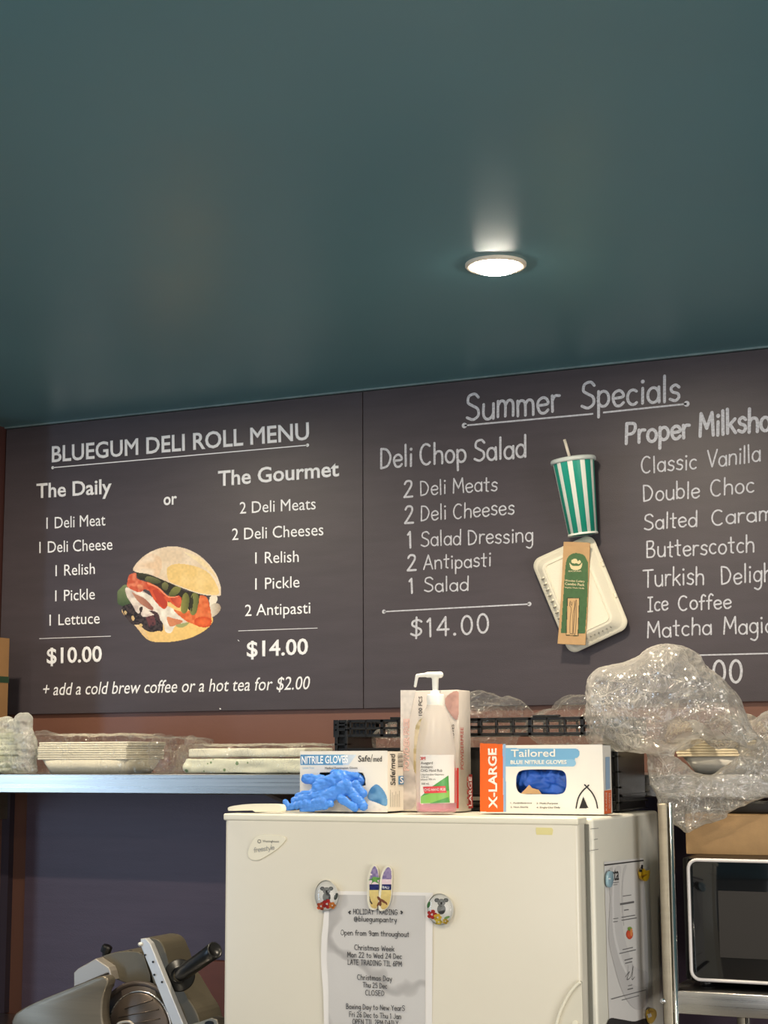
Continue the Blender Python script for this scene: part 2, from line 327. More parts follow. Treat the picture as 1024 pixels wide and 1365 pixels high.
# ------------------------------------------------------------------ hand lettering, drawn as strokes
def A_(cx, cy, rx, ry, a0, a1):
    n = max(5, int(abs(a1-a0)/20)); return [(cx+rx*math.cos(math.radians(a0+(a1-a0)*i/n)), cy+ry*math.sin(math.radians(a0+(a1-a0)*i/n))) for i in range(n+1)]
def S_(*p): return crom(list(zip(p[::2], p[1::2])), k=5)
def L_(*p): return list(zip(p[::2], p[1::2]))
GL = {
 'a': (4.6, [A_(2.2,2.4,2.0,2.4,20,380), L_(4.2,4.9,4.3,0)]), 'b': (4.6, [L_(.4,8.4,.4,0), A_(2.2,2.4,2.0,2.4,-170,170)]),
 'c': (4, [A_(2.3,2.5,2.0,2.4,50,310)]), 'd': (4.8, [A_(2.2,2.4,2.0,2.4,10,370), L_(4.3,8.4,4.3,0)]),
 'e': (4.4, [S_(.5,2.5,3.9,2.8,3.7,4.2,2.3,4.9,.6,4,.3,2.2,1.2,.3,2.8,0,4.1,.9)]), 'f': (3.2, [S_(3.4,7.6,2.4,8.4,1.4,7.4,1.2,5,1.2,0), L_(0,4.6,2.8,4.8)]),
 'g': (4.6, [A_(2.2,2.6,1.9,2.3,20,380), S_(4.2,4.9,4.2,1,4,-2,2.6,-3.4,.8,-2.7)]), 'h': (4.6, [L_(.4,8.4,.4,0), S_(.4,3.4,1.6,4.8,3.4,4.7,4.1,3.2,4.1,0)]),
 'i': (1.6, [L_(.8,4.8,.8,0), A_(.8,6.9,.18,.18,0,360)]), 'j': (2.4, [S_(1.8,4.8,1.8,0,1.4,-2.6,0,-2.8), A_(1.8,6.9,.18,.18,0,360)]),
 'k': (4.2, [L_(.4,8.4,.4,0), L_(3.8,4.8,.5,2.2), L_(1.5,3,4,0)]), 'l': (1.5, [L_(.7,8.4,.7,0)]),
 'm': (6.6, [L_(.4,4.9,.4,0), S_(.4,3.4,1.3,4.8,2.6,4.7,3.2,3.4,3.2,0), S_(3.2,3.4,4.2,4.8,5.5,4.7,6.1,3.4,6.1,0)]),
 'n': (4.6, [L_(.4,4.9,.4,0), S_(.4,3.4,1.6,4.8,3.4,4.7,4.1,3.2,4.1,0)]), 'o': (4.6, [A_(2.3,2.4,2.0,2.4,80,440)]),
 'p': (4.6, [L_(.4,4.9,.4,-3.2), A_(2.2,2.4,2.0,2.4,-170,170)]), 'q': (4.6, [A_(2.2,2.4,2.0,2.4,20,380), L_(4.3,4.9,4.3,-3.2)]),
 'r': (3.2, [L_(.4,4.9,.4,0), S_(.4,3.2,1.4,4.7,3.1,4.7)]), 's': (3.8, [S_(3.5,4.2,2.2,5,.7,4.2,1.1,2.9,3,2.2,3.4,1,2.2,0,.3,.6)]),
 't': (3.4, [L_(1.5,7.6,1.5,.4,2.6,0), L_(.1,5,3.1,5.1)]), 'u': (4.6, [S_(.4,4.9,.4,1.6,1.4,.1,3,.2,4.1,1.8,4.1,4.9), L_(4.1,4.9,4.2,0)]),
 'v': (4.2, [L_(.2,4.9,2,0,3.9,4.9)]), 'w': (6, [L_(.2,4.9,1.6,0,3,4,4.4,0,5.8,4.9)]), 'x': (4, [L_(.2,4.8,3.8,0), L_(3.8,4.8,.2,0)]),
 'y': (4.4, [L_(.3,4.9,2.3,.4), L_(4.2,4.9,1.6,-3.2)]), 'z': (4, [L_(.3,4.8,3.7,4.8,.3,0,3.8,0)]),
 'A': (6, [L_(.2,0,3,8.2,5.6,0), L_(1.3,2.8,4.8,2.8)]), 'B': (5.4, [L_(.6,8,.6,0), S_(.6,8,3.6,7.9,4,6,2.6,4.4,.6,4.3), S_(.6,4.3,3.8,4,4.8,2.2,3.6,.2,.6,0)]),
 'C': (5.8, [A_(3.2,4,2.8,4.1,52,308)]), 'D': (5.8, [L_(.6,8,.6,0), S_(.6,8,3.4,7.4,5.2,4.4,3.8,.9,.6,0)]),
 'E': (5, [L_(4.6,8,.6,8,.6,0,4.8,0), L_(.6,4.2,4,4.2)]), 'F': (5, [L_(4.6,8,.6,8,.6,0), L_(.6,4.2,4,4.2)]),
 'G': (6.2, [A_(3.2,4,2.8,4.1,50,350), L_(6,3.6,3.6,3.6)]), 'H': (5.8, [L_(.6,8,.6,0), L_(5.2,8,5.2,0), L_(.6,4,5.2,4)]),
 'I': (3.6, [L_(1.8,8,1.8,0), L_(.3,8,3.3,8), L_(.3,0,3.3,0)]), 'J': (4.6, [S_(4,8,4,2,2.6,0,.5,1.2)]),
 'K': (5.4, [L_(.6,8,.6,0), L_(4.8,8,.7,3.6), L_(2,4.8,5.2,0)]), 'L': (4.6, [L_(.6,8,.6,0,4.5,0)]),
 'M': (7, [L_(.5,0,1,8,3.6,2.6,6.1,8,6.6,0)]), 'N': (6, [L_(.6,0,.6,8,5.3,0,5.3,8)]), 'O': (6.4, [A_(3.2,4,2.8,4.1,90,450)]),
 'P': (5.2, [L_(.6,8,.6,0), S_(.6,8,4,7.7,4.6,5.8,3.4,3.9,.6,3.7)]), 'Q': (6.4, [A_(3.2,4,2.8,4.1,90,450), L_(4,2,6,-.4)]),
 'R': (5.4, [L_(.6,8,.6,0), S_(.6,8,4,7.7,4.6,5.9,3.4,4.2,.6,3.9), L_(2.4,4,5.1,0)]),
 'S': (5.2, [S_(4.8,7,3.4,8.2,1.2,7.6,.8,5.6,2.4,4.5,4.4,3.3,4.6,1.2,2.6,0,.3,.8)]), 'T': (5.6, [L_(2.8,8,2.8,0), L_(.1,8,5.5,8.1)]),
 'U': (5.8, [S_(.6,8,.6,2,2,0,4,.2,5.2,2.2,5.2,8)]), 'V': (5.4, [L_(.1,8,2.7,0,5.3,8)]), 'W': (7.6, [L_(.2,8,2,0,3.8,6,5.6,0,7.4,8)]),
 'X': (5.4, [L_(.4,8,5,0), L_(5,8,.4,0)]), 'Y': (5.4, [L_(.2,8,2.7,4.2,5.2,8), L_(2.7,4.2,2.7,0)]), 'Z': (5.2, [L_(.4,8,4.8,8,.4,0,5,0)]),
 '0': (5, [A_(2.5,4,2.0,4,90,450)]), '1': (3, [L_(.7,6.6,1.8,8,1.8,0)]), '2': (4.8, [S_(.6,6.6,1.6,8,3.6,7.8,4,6,2.6,3.2,.4,0), L_(.4,0,4.6,.1)]),
 '3': (4.6, [S_(.5,7.2,2.4,8.1,4,6.6,3.4,4.8,1.6,4.2), S_(1.6,4.2,4,3.8,4.2,1.4,2.2,0,.3,.8)]), '4': (5, [L_(3.6,0,3.6,8,.3,2.6,4.8,2.6)]),
 '5': (4.8, [L_(4.2,8,1,8,.8,4.6), S_(.8,4.6,2.8,5.2,4.4,3.6,4.2,1.2,2.2,0,.4,.8)]), '6': (4.8, [S_(3.8,8,1.6,6,.6,3,1,.8,2.6,0,4.2,1.2,4,3.6,2.4,4.4,.8,3)]),
 '7': (4.6, [L_(.4,8,4.4,8,1.6,0)]), '8': (4.8, [A_(2.4,6.1,1.6,1.9,-90,270), A_(2.4,2.1,2.0,2.1,90,450)]), '9': (4.8, [A_(2.4,5.7,1.8,2.2,0,360), S_(4.2,6,4,2.6,2.4,0)]),
 '$': (5.2, [S_(4.6,6.6,3.2,7.4,1.2,6.8,1,5.2,2.6,4.2,4.4,3,4.2,1.4,2.4,.6,.5,1.4), L_(2.6,8.6,2.6,-.6)]), '.': (1.8, [A_(.8,.3,.2,.2,0,360)]),
 '@': (7.4, [A_(3.6,2.8,1.5,1.6,0,360), S_(5.1,4.4,5.2,1.4,6.4,1.8,6.6,4,4.6,6.6,2,6.2,.5,3.4,1.4,.2,4,-1,5.6,-.4)]), '-': (3.4, [L_(.4,3.4,3,3.4)]),
}
def ribbon(bm, pts, w, nrm):
    pts = [p for i, p in enumerate(pts) if i == 0 or (p-pts[i-1]).length > 1e-6]
    for i in range(1, len(pts)-1):          # split at sharp corners so every stroke keeps its width
        if (pts[i]-pts[i-1]).angle(pts[i+1]-pts[i]) > .7:
            ribbon(bm, pts[:i+1], w, nrm); ribbon(bm, [p+nrm*.00004 for p in pts[i:]], w, nrm); return
    h = w/2; prev = None
    for i, p in enumerate(pts):
        p = p+nrm*(.000012*(i % 2)+.000005*i)
        q0 = pts[max(i-1, 0)]; q1 = pts[min(i+1, len(pts)-1)]; t = (q1-q0)
        if t.length < 1e-9: t = Vector((1, 0, 0))
        t.normalize(); s = nrm.cross(t).normalized()*h
        a, b = bm.verts.new(p+s), bm.verts.new(p-s)
        if prev: bm.faces.new((prev[0], a, b, prev[1]))
        prev = (a, b)
    for e in (pts[0]-nrm*.00003, pts[-1]+nrm*.0004):
        t = Vector((0, 0, 1)); x = nrm.cross(t).normalized()
        bm.faces.new([bm.verts.new(e+(x*math.cos(k*math.pi/4)+t*math.sin(k*math.pi/4))*h) for k in range(8)])
def hand(s, a, b, cap, plane, m, parent, w=.0028, space=3.0, gap=.9, jit=.25, name='lettering', dbl=0):
    rnd = random.Random(s); strokes = []; x = 0
    for c in s:
        if c == ' ': x += space; continue
        adv, st = GL[c]; dy = rnd.uniform(-jit, jit); sk = rnd.uniform(-.03, .03)
        for q in st: strokes.append([(x+px+sk*py, py*(1+.1*dy)+dy) for px, py in q])
        x += adv+gap
    x -= gap
    if not isinstance(cap, (tuple, list)): cap = (0, -cap)
    A = plane(*a); B = plane(*b); C = plane(a[0]+cap[0], a[1]+cap[1])
    e1 = (B-A)/x; e2 = (C-A)/8; n = e1.cross(e2).normalized()
    bm = bmesh.new()
    for i, q in enumerate(strokes):
        pts = [A+e1*u+e2*v+n*(.00006*(i % 5)) for u, v in q]
        ribbon(bm, pts, w*(1.6 if dbl else 1.15), n)
    me = bpy.data.meshes.new(name); bm.to_mesh(me); bm.free()
    return link(name, me, m, parent)
def rule(a, b, w, plane, m, parent, dots=False, name='rule_line'):
    A = plane(*a); B = plane(*b); bm = bmesh.new(); up = Vector((0, 0, w/2))
    bm.faces.new([bm.verts.new(p) for p in (A-up, B-up, B+up, A+up)])
    if dots:
        t = (B-A).normalized()
        for e in ((A, B) if dots is True else ((A,) if dots == 'a' else (B,))):
            bm.faces.new([bm.verts.new(e+(t*math.cos(k*math.pi/6)+Vector((0, 0, 1))*math.sin(k*math.pi/6))*w*1.7) for k in range(12)])
    me = bpy.data.meshes.new(name); bm.to_mesh(me); bm.free(); return link(name, me, m, parent)

# ------------------------------------------------------------------ flat colour prints
def vnoise(x, y, s, seed=0):
    rs = np.random.RandomState(seed); g = rs.rand(64, 64); xs, ys = x/s, y/s
    xi, yi = np.floor(xs).astype(int), np.floor(ys).astype(int); fx, fy = xs-xi, ys-yi
    fx, fy = fx*fx*(3-2*fx), fy*fy*(3-2*fy); G = lambda i, j: g[i % 64, j % 64]
    return (G(xi, yi)*(1-fx)+G(xi+1, yi)*fx)*(1-fy)+(G(xi, yi+1)*(1-fx)+G(xi+1, yi+1)*fx)*fy
def inpoly(x, y, P):
    r = np.zeros(x.shape, bool); n = len(P)
    for i in range(n):
        x0, y0 = P[i]; x1, y1 = P[(i+1) % n]
        if y0 == y1: continue
        c = ((y0 > y) != (y1 > y)) & (x < (x1-x0)*(y-y0)/(y1-y0)+x0); r ^= c
    return r
def decal(name, parent, rect, step, plane, shapes, m, tr=(0, 0, 1)):
    """a flat print; shapes are painted in order. tr = (ox, oy, scale) turns the drawing's units into photo units"""
    x0, y0, x1, y1 = rect; nx = int((x1-x0)/step); ny = int((y1-y0)/step)
    gx, gy = np.meshgrid(x0+(np.arange(nx)+.5)*step, y0+(np.arange(ny)+.5)*step, indexing='ij')
    U = (gx-tr[0])*tr[2]; V = (gy-tr[1])*tr[2]
    colr = np.full((nx, ny, 3), np.nan)
    for sh in shapes:
        pts, c0, c1, mode, nz = (list(sh)+[None]*5)[:5]
        P = pts; k = inpoly(U, V, P)
        if not k.any(): continue
        c = np.array(L(*c0))
        if c1 is not None:
            c2 = np.array(L(*c1)); ux, uy = U[k], V[k]
            mn, mxx = (ux.min(), ux.max()) if mode == 'x' else (uy.min(), uy.max())
            if mode == 'x': t = (ux-mn)/(mxx-mn+1e-6)
            elif mode == 'n': t = np.clip((vnoise(ux, uy, nz or 20, 3)-.3)*2.2, 0, 1)
            elif mode == 'e':
                cx, cy = (ux.min()+ux.max())/2, (uy.min()+uy.max())/2
                t = np.clip(((ux-cx)/(ux.max()-cx+1e-6))**2+((uy-cy)/(uy.max()-cy+1e-6))**2, 0, 1)
            else: t = (uy-mn)/(mxx-mn+1e-6)
            cc = c[None]*(1-t)[:,None]+c2[None]*t[:,None]
            cc = cc*(1+.16*(vnoise(ux, uy, 14, 5)-.5))[:,None]
        else: cc = np.repeat(c[None], k.sum(), 0)
        colr[k] = cc
    keep = ~np.isnan(colr[:, :, 0])
    O = np.array(plane(x0, y0)); idx = -np.ones((nx+1, ny+1), int)
    need = np.zeros((nx+1, ny+1), bool)
    need[:-1, :-1] |= keep; need[1:, :-1] |= keep; need[:-1, 1:] |= keep; need[1:, 1:] |= keep
    vi = np.argwhere(need); idx[need] = np.arange(len(vi))
    R = np.array(RT); Uu = np.array(UP); FF = np.array(Fv); e = np.array(EYE)
    px = x0+vi[:, 0]*step; py = y0+vi[:, 1]*step
    d = FF[None]+R[None]*((px-512)/FPX)[:,None]-Uu[None]*((py-682.5)/FPX)[:,None]
    ax = 1 if isinstance(plane, PlY) else 0
    co = e[None]+d*(plane.v/d[:, ax])[:,None]
    f = np.argwhere(keep); i, j = f[:, 0], f[:, 1]
    F = np.stack([idx[i, j], idx[i, j+1], idx[i+1, j+1], idx[i+1, j]], 1)
    me = bpy.data.meshes.new(name)
    me.vertices.add(len(co)); me.vertices.foreach_set('co', co.ravel())
    me.loops.add(len(F)*4); me.loops.foreach_set('vertex_index', F.ravel().astype(np.int32))
    me.polygons.add(len(F)); me.polygons.foreach_set('loop_start', np.arange(len(F), dtype=np.int32)*4)
    me.update(calc_edges=True)
    ca = me.color_attributes.new('Col', 'FLOAT_COLOR', 'CORNER')
    fc = np.repeat(colr[keep], 4, axis=0); fc = np.concatenate([fc, np.ones((len(fc), 1))], 1)
    ca.data.foreach_set('color', fc.ravel().astype(np.float32))
    return link(name, me, m, parent)

# ------------------------------------------------------------------ soft shapes
def blob(name, parts, voxel, disp, m, parent=None, smooth_it=4, keep=None, sub=False):
    """parts: ('e', centre, radii, rotz) ellipsoids, ('c', a, b, ra, rb) capsules, ('b', lo, hi) boxes; fused into one skin"""
    bm = bmesh.new()
    for p in parts:
        if p[0] == 'e':
            r = bmesh.ops.create_icosphere(bm, subdivisions=p[4] if len(p) > 4 else 3, radius=1)
            Mx = Matrix.Translation(p[1]) @ (Matrix.Rotation(p[3], 4, 'Y') if len(p) > 3 else Matrix.Identity(4)) @ Matrix.Diagonal((*p[2], 1))
            bmesh.ops.transform(bm, matrix=Mx, verts=r['verts'])
        elif p[0] == 'c':
            a, b = Vector(p[1]), Vector(p[2]); n = 9
            for i in range(n):
                t = i/(n-1); r = bmesh.ops.create_icosphere(bm, subdivisions=2, radius=p[3]+(p[4]-p[3])*t)
                fl = p[5] if len(p) > 5 else 1
                bmesh.ops.transform(bm, matrix=Matrix.Translation(a.lerp(b, t)) @ Matrix.Diagonal((1, fl, 1, 1)), verts=r['verts'])
        else: bm_box(bm, p[1], p[2])
    me = bpy.data.meshes.new('tmp'); bm.to_mesh(me); bm.free()
    o = bpy.data.objects.new('tmp', me); COL.objects.link(o)
    md = o.modifiers.new('r', 'REMESH'); md.mode = 'VOXEL'; md.voxel_size = voxel
    if smooth_it:
        ms = o.modifiers.new('s', 'SMOOTH'); ms.factor = .6; ms.iterations = smooth_it
    bpy.context.view_layer.update(); dg = bpy.context.evaluated_depsgraph_get()
    m2 = bpy.data.meshes.new_from_object(o.evaluated_get(dg), depsgraph=dg); bpy.data.objects.remove(o)
    m2.name = name
    n = len(m2.vertices)
    nr = np.empty(n*3); m2.vertices.foreach_get('normal', nr); nr = nr.reshape(-1, 3)
    co = np.empty(n*3); m2.vertices.foreach_get('co', co); co = co.reshape(-1, 3)
    if disp:
        d = np.array([disp(Vector(c)) for c in co]); co = co+nr*d[:, None]
    if keep: co = keep(co)
    m2.vertices.foreach_set('co', co.ravel()); m2.update()
    return link(name, m2, m, parent, True)
def pillow(plane, outline, tmax, yc=None, step=.011, flat=1.0):
    """balls that fill a flat outline (photo units read off on a real plane): the skin over them is a cushion of that outline"""
    P = [plane(*q) for q in outline]; xs = [p.x for p in P]; zs = [p.z for p in P]; out = []; poly = [(p.x, p.z) for p in P]
    gx = np.arange(min(xs), max(xs), step); gz = np.arange(min(zs), max(zs), step); X, Z = np.meshgrid(gx, gz)
    X, Z = X.ravel(), Z.ravel(); k = inpoly(X, Z, poly); X, Z = X[k], Z[k]; D = np.full(len(X), 9.)
    for (ax, az), (bx_, bz) in zip(poly, poly[1:]+poly[:1]):
        vx, vz = bx_-ax, bz-az; t = np.clip(((X-ax)*vx+(Z-az)*vz)/(vx*vx+vz*vz+1e-12), 0, 1); D = np.minimum(D, np.hypot(X-ax-t*vx, Z-az-t*vz))
    for x, z, d in zip(X, Z, D):
        if d < .004: continue
        r = min(d, tmax*1.3); ty = tmax*math.sqrt(max(0, 1-(1-min(d/(tmax*1.4), 1))**2)); out.append(('e', (x, plane.v, z), (r, max(ty, .003)*flat, r), 0, 2))
    return out
def ridged(p, s, seed=0, oct=3):
    v = 0; a = 1; q = p*s+Vector((seed*7.3, seed*3.1, seed*1.7))
    q = q+mnoise.noise_vector(q*.7)*.8
    for _ in range(oct):
        v += a*(1-2.2*abs(mnoise.noise(q))); q = q*2.03+Vector((3, 5, 7)); a *= .5
    return v

# ================================================================== SETTING
WY = 3.55                     # back wall
CEIL = CZ + .8865             # ceiling height
XL = PY(10, 600, WY).x        # left wall
BX = WY-.012                  # face of the boards
box('floor', (-5.3, -3.2, -.06), (3.2, WY+.1, 0), mat('floor_tile', L(120, 112, 104), .5, var=.1))['kind'] = 'structure'
box('ceiling', (-5.3, -3.2, CEIL), (3.2, WY+.1, CEIL+.08), M_ceil)['kind'] = 'structure'
box('wall_back', (-5.3, WY, 0), (3.2, WY+.1, CEIL), M_brown)['kind'] = 'structure'
box('wall_left', (XL-.1, 3.3, 0), (XL, WY, CEIL), M_plum)['kind'] = 'structure'
box('wall_right', (3.1, -3.2, 0), (3.2, WY, CEIL), mat('grey_wall', L(150, 146, 138), .6))['kind'] = 'structure'
box('wall_front', (-5.3, -3.3, 0), (3.2, -3.2, CEIL), mat('grey_wall', (0,0,0)))['kind'] = 'structure'
# bead of filler where wall and ceiling meet
box('trim_1', (XL, WY-.016, CEIL-.004), (3.1, WY, CEIL), mat('pale_teal_bead', L(112, 132, 134), .4, var=.25, vscale=(14, 3, 3)))['kind'] = 'structure'
# narrow glossy strip in the corner under the shelf, and the dark panel on the wall
pa, pb = PY(9, 1100, WY), PY(19, 1100, WY)
box('trim_2', (pa.x, WY-.02, .9), (pb.x, WY, 1.46), mat('glossy_strip', L(74, 66, 78), .25))['kind'] = 'structure'
px0 = PY(38, 1150, WY).x
tag(box('wall_panel', (px0, WY-.014, .9), (.6, WY, 1.464), M_panel, bev=.001), 'large plum-grey textured panel on the wall beneath the steel shelf', 'panel')

# ================================================================== MENU BOARDS
seam = PY(484, 740, BX).x
ztop = CEIL-.006; zbot = PY(300, 947.5, BX).z
def board(name, x0, x1, label, m=M_board):
    t = thing(name, ((x0+x1)/2, WY, zbot), label, 'menu board')
    box('backing', (x0, BX, zbot), (x1, WY, ztop), m, t, bev=.0008)
    return t
B1 = board('menu_board', XL+.004, seam-.001, 'charcoal menu board printed with the deli roll menu and a filled roll picture')
B2 = board('menu_board', seam+.001, .9, 'charcoal menu board hand-lettered in chalk pen with summer specials and milkshakes')
pb_ = PlY(BX-.0006)
T = lambda *a, **k: text(*a, plane=pb_, m=M_white, parent=B1, **k)
text('BLUEGUM DELI ROLL MENU', (68.9, 616), (412.5, 585.5), 20.6, pb_, M_white, B1, bold=.022)
rule((70.3, 623.4), (410, 593.4), .0026, pb_, M_white, B1, True)
text('The Daily', (48.3, 663.8), (149, 657.5), 18.5, pb_, M_white, B1, bold=.024)
text('or', (218, 673.4), (236, 671.8), 15.5, pb_, M_white, B1, bold=.024)
text('The Gourmet', (290.6, 647.8), (452.3, 634.3), 19.3, pb_, M_white, B1, bold=.024)
for s, a, b, c in (('1 Deli Meat', (61.9, 705), (140.6, 700.3), 15), ('1 Deli Cheese', (52.5, 737.3), (150, 732.7), 15),
                   ('1 Relish', (74, 768), (126.6, 765), 14.5), ('1 Pickle', (73.6, 801.6), (126.6, 798.8), 14.5), ('1 Lettuce', (66, 834), (133, 831), 14.5),
                   ('2 Deli Meats', (319.7, 684.8), (421, 678.8), 15.3), ('2 Deli Cheeses', (309.4, 720), (431.3, 713.4), 15.3),
                   ('1 Relish', (340.3, 751.4), (398.4, 749), 15), ('1 Pickle', (340.3, 786), (399.4, 782.8), 15), ('2 Antipasti', (326.7, 821.3), (413.9, 817.5), 15)):
    text(s, a, b, c, pb_, M_white, B1, bold=.002)
rule((52.5, 851.3), (147.7, 848), .0014, pb_, M_white, B1)
rule((317.8, 841), (423.3, 837.2), .0014, pb_, M_white, B1)
text('$10.00', (62.3, 884.5), (136, 881.7), 19.8, pb_, M_white, B1, bold=.024)
text('$14.00', (329, 875.6), (411, 871.9), 20, pb_, M_white, B1, bold=.024)
text('+ add a cold brew coffee or a hot tea for $2.00', (56.3, 927), (412, 918.8), 16, pb_, M_white, B1, bold=.004, shear=.22)

# filled roll picture printed on the board
R_ = lambda *p: crom(list(zip(p[::2], p[1::2])), True, 5)
roll = [
 (R_(100,440,150,395,190,420,190,540,150,560,100,540,92,480), (120,135,95), (60,80,55), 'y'),
 (R_(128,585,160,640,240,720,320,810,420,832,560,820,680,785,790,715,815,640,700,560,400,520,200,540), (226,190,130), (240,200,120), 'x'),
 (R_(128,585,160,640,240,720,330,812,300,740,210,660,160,600), (236,214,178), (214,180,130), 'y'),
 (R_(795,490,845,480,850,520,800,560), (235,225,205)), (R_(790,560,850,535,878,570,850,620,790,640), (228,220,200), (170,150,130), 'x'),
 (R_(135,560,200,540,300,560,420,590,440,735,400,745,350,755,300,735,260,700,200,690,140,610), (70,60,62), (34,30,36), 'n', 12),
 (R_(200,640,215,630,225,655,210,668), (210,180,130)), (R_(255,700,275,690,285,705,268,718), (215,185,130)), (R_(150,590,165,600,160,622,146,610), (200,175,130)),
 (R_(310,620,360,615,385,690,340,720,320,670), (104,62,66), (52,40,48), 'n', 14),
 (R_(165,415,165,480,215,560,235,600,262,612,262,570,285,565,272,620,300,640,345,630,400,610,420,560,300,450), (232,222,210), (196,180,172), 'n', 30),
 (R_(205,455,250,520,300,560,355,590,365,560,300,500,240,470), (190,136,112), (150,96,84), 'x'),
 (R_(262,570,285,565,280,600,268,605), (60,48,50)),
 (R_(160,415,240,440,330,470,400,520,520,580,620,660,600,690,540,700,500,760,460,750,440,690,400,640,400,600,360,560,280,480), (240,234,222), (214,204,190), 'n', 40),
 (R_(470,640,520,650,590,670,560,695,500,712,480,690), (214,140,100), (196,120,86), 'x'),
 (R_(540,700,640,680,600,715,560,720), (160,165,110)), (R_(330,590,400,610,420,690,370,620), (70,50,54)),
 (R_(240,305,330,320,480,375,600,440,720,470,715,560,690,625,640,590,560,520,430,440,300,360), (46,42,34)),
 (R_(240,310,320,312,330,345,270,355), (66,66,50), (40,40,34), 'y'), (R_(303,350,330,330,400,350,425,375,380,388,320,372), (112,112,76), (70,76,50), 'y'),
 (R_(430,395,455,375,480,395,470,435,440,430), (118,118,76), (84,84,54), 'y'), (R_(485,465,520,415,565,410,572,440,530,480,495,485), (130,130,70), (88,92,50), 'y'),
 (R_(170,370,185,320,235,308,245,350,320,380,345,440,300,430,270,450,230,445,170,410), (200,90,64), (222,130,98), 'n', 22),
 (R_(245,400,280,400,290,440,262,440), (226,150,110), (190,80,60), 'y'),
 (R_(310,380,360,390,440,460,500,490,560,478,582,510,568,570,530,555,480,520,470,560,440,578,380,520,340,450), (216,92,58), (184,66,46), 'n', 26),
 (R_(500,500,545,490,575,505,560,560,530,545), (176,62,46), (220,100,70), 'x'), (R_(360,440,400,445,470,530,440,565,400,520), (184,66,48)),
 (S_(320,378,400,410,480,480,560,480)+S_(555,486,480,492,400,424,322,388), (236,140,104)),
 (R_(520,585,600,600,700,560,720,480,770,490,795,560,808,650,800,700,740,718,660,690,600,660), (212,98,54), (228,124,74), 'n', 24),
 (R_(690,650,760,640,808,660,790,712,720,715,680,690), (232,108,56), (206,76,38), 'e'),
 (R_(580,600,575,560,590,480,615,455,638,490,634,560,618,605,595,613), (140,138,74), (96,100,52), 'x'),
 (R_(645,600,660,540,655,480,680,455,710,480,706,550,690,610,665,627), (134,136,76), (92,98,54), 'x'),
 (R_(650,560,655,500,665,480,668,540,656,600), (50,50,34)),
 (crom([(214,270),(280,190),(370,135),(470,107),(570,110),(680,150),(770,220),(840,310),(875,400),(880,450),(872,478),(800,478),(700,460),(560,410),(430,355),(330,315),(240,300)],True,6), (232,214,190), (222,200,172), 'n', 90),
 (crom([(480,260),(560,235),(700,260),(790,310),(850,400),(862,465),(800,470),(700,452),(570,405),(490,370),(470,310)],True,6), (230,196,128), (238,206,142), 'n', 60),
 (crom([(225,262),(300,190),(360,160),(420,190),(430,260),(400,330),(330,308),(250,290)],True,6), (226,196,164), (236,218,196), 'n', 50),
 (R_(600,148,720,190,800,270,850,350,800,300,700,220), (238,222,186), (234,208,158), 'x'),
]
decal('sandwich_print', B1, (152, 724, 300, 860), .75, pb_, roll, M_attr, (140, 710, 1024/180))
# a few pale specks and scuffs left on the boards
rule((317, 853), (319, 854.6), .002, pb_, M_white, B1, name='paint_fleck'); rule((292.6, 944.6), (294.6, 945), .003, pb_, M_white, B1, name='paint_fleck')

H2 = lambda s, a, b, c, **k: hand(s, a, b, c, pb_, M_chalk, B2, **k)
H2('Summer', (621.8, 560.3), (747, 548.6), 33, w=.0042, dbl=.35); H2('Specials', (774.8, 545.5), (906.6, 533), 33, w=.0042, dbl=.35)
rule((619.2, 567.2), (791, 551.6), .0040, pb_, M_chalk, B2, 'a'); rule((804, 549.9), (915.6, 538.3), .0040, pb_, M_chalk, B2, 'b')
H2('Deli Chop Salad', (506.6, 624), (702, 609.5), 26, w=.0035, dbl=.3, space=2.6)
for s, a, b, c in (('Deli Meats', (560, 660.3), (663.3, 653.5), 19), ('Deli Cheeses', (560.5, 695), (686, 684.5), 19), ('Salad Dressing', (561, 728.3), (711, 722), 19),
                   ('Antipasti', (564.5, 759), (655, 754.5), 18), ('Salad', (565.5, 789), (625, 786.5), 18)):
    H2(s, a, b, c, w=.0030)
for s, a, b, c in (('2', (538, 662.8), (550.5, 662), 21), ('2', (539, 697.4), (551.5, 697), 22), ('1', (542.4, 730.2), (550.5, 730), 21), ('2', (542.5, 760.5), (555, 760), 20), ('1', (544.5, 790.6), (552.5, 790.4), 19)):
    H2(s, a, b, c, w=.0044, jit=0)
rule((511.9, 815.3), (705.8, 805.2), .0030, pb_, M_chalk, B2, True)
H2('$14.00', (546.4, 849.3), (652.7, 843.5), 24, w=.0032, dbl=.3, gap=1.3)
H2('Proper', (833.3, 591), (920, 583.5), 27, w=.0046, dbl=.35); H2('Milkshakes', (932, 582), (1073, 569), 30, w=.0046, dbl=.35)
for s, a, b, c in (('Classic', (854.5, 631), (929, 624.5), 21), ('Vanilla', (943, 623), (1014, 615), 22), ('Double', (857.2, 668.5), (933, 662.6), 21), ('Choc', (947, 662), (1006, 656), 21),
                   ('Salted', (858.8, 706.4), (930, 701), 20), ('Caramel', (948.5, 700), (1054, 691), 20), ('Butterscotch', (861.4, 743.2), (1006, 736), 21),
                   ('Turkish', (857.2, 782.4), (939, 778.5), 23), ('Delight', (961, 779), (1042, 774), 23), ('Ice', (863.5, 815.3), (891, 813), 19), ('Coffee', (904, 813.5), (975, 810), 19),
                   ('Matcha', (862.5, 849.8), (949, 845.5), 21), ('Magic', (964, 845.5), (1031, 843), 22)):
    H2(s, a, b, c, w=.0031)
rule((925, 873.5), (1085, 869.5), .0030, pb_, M_chalk, B2, 'b')
H2('00', (950, 911), (990.5, 909.5), 29, w=.0036, dbl=.4, gap=.8)

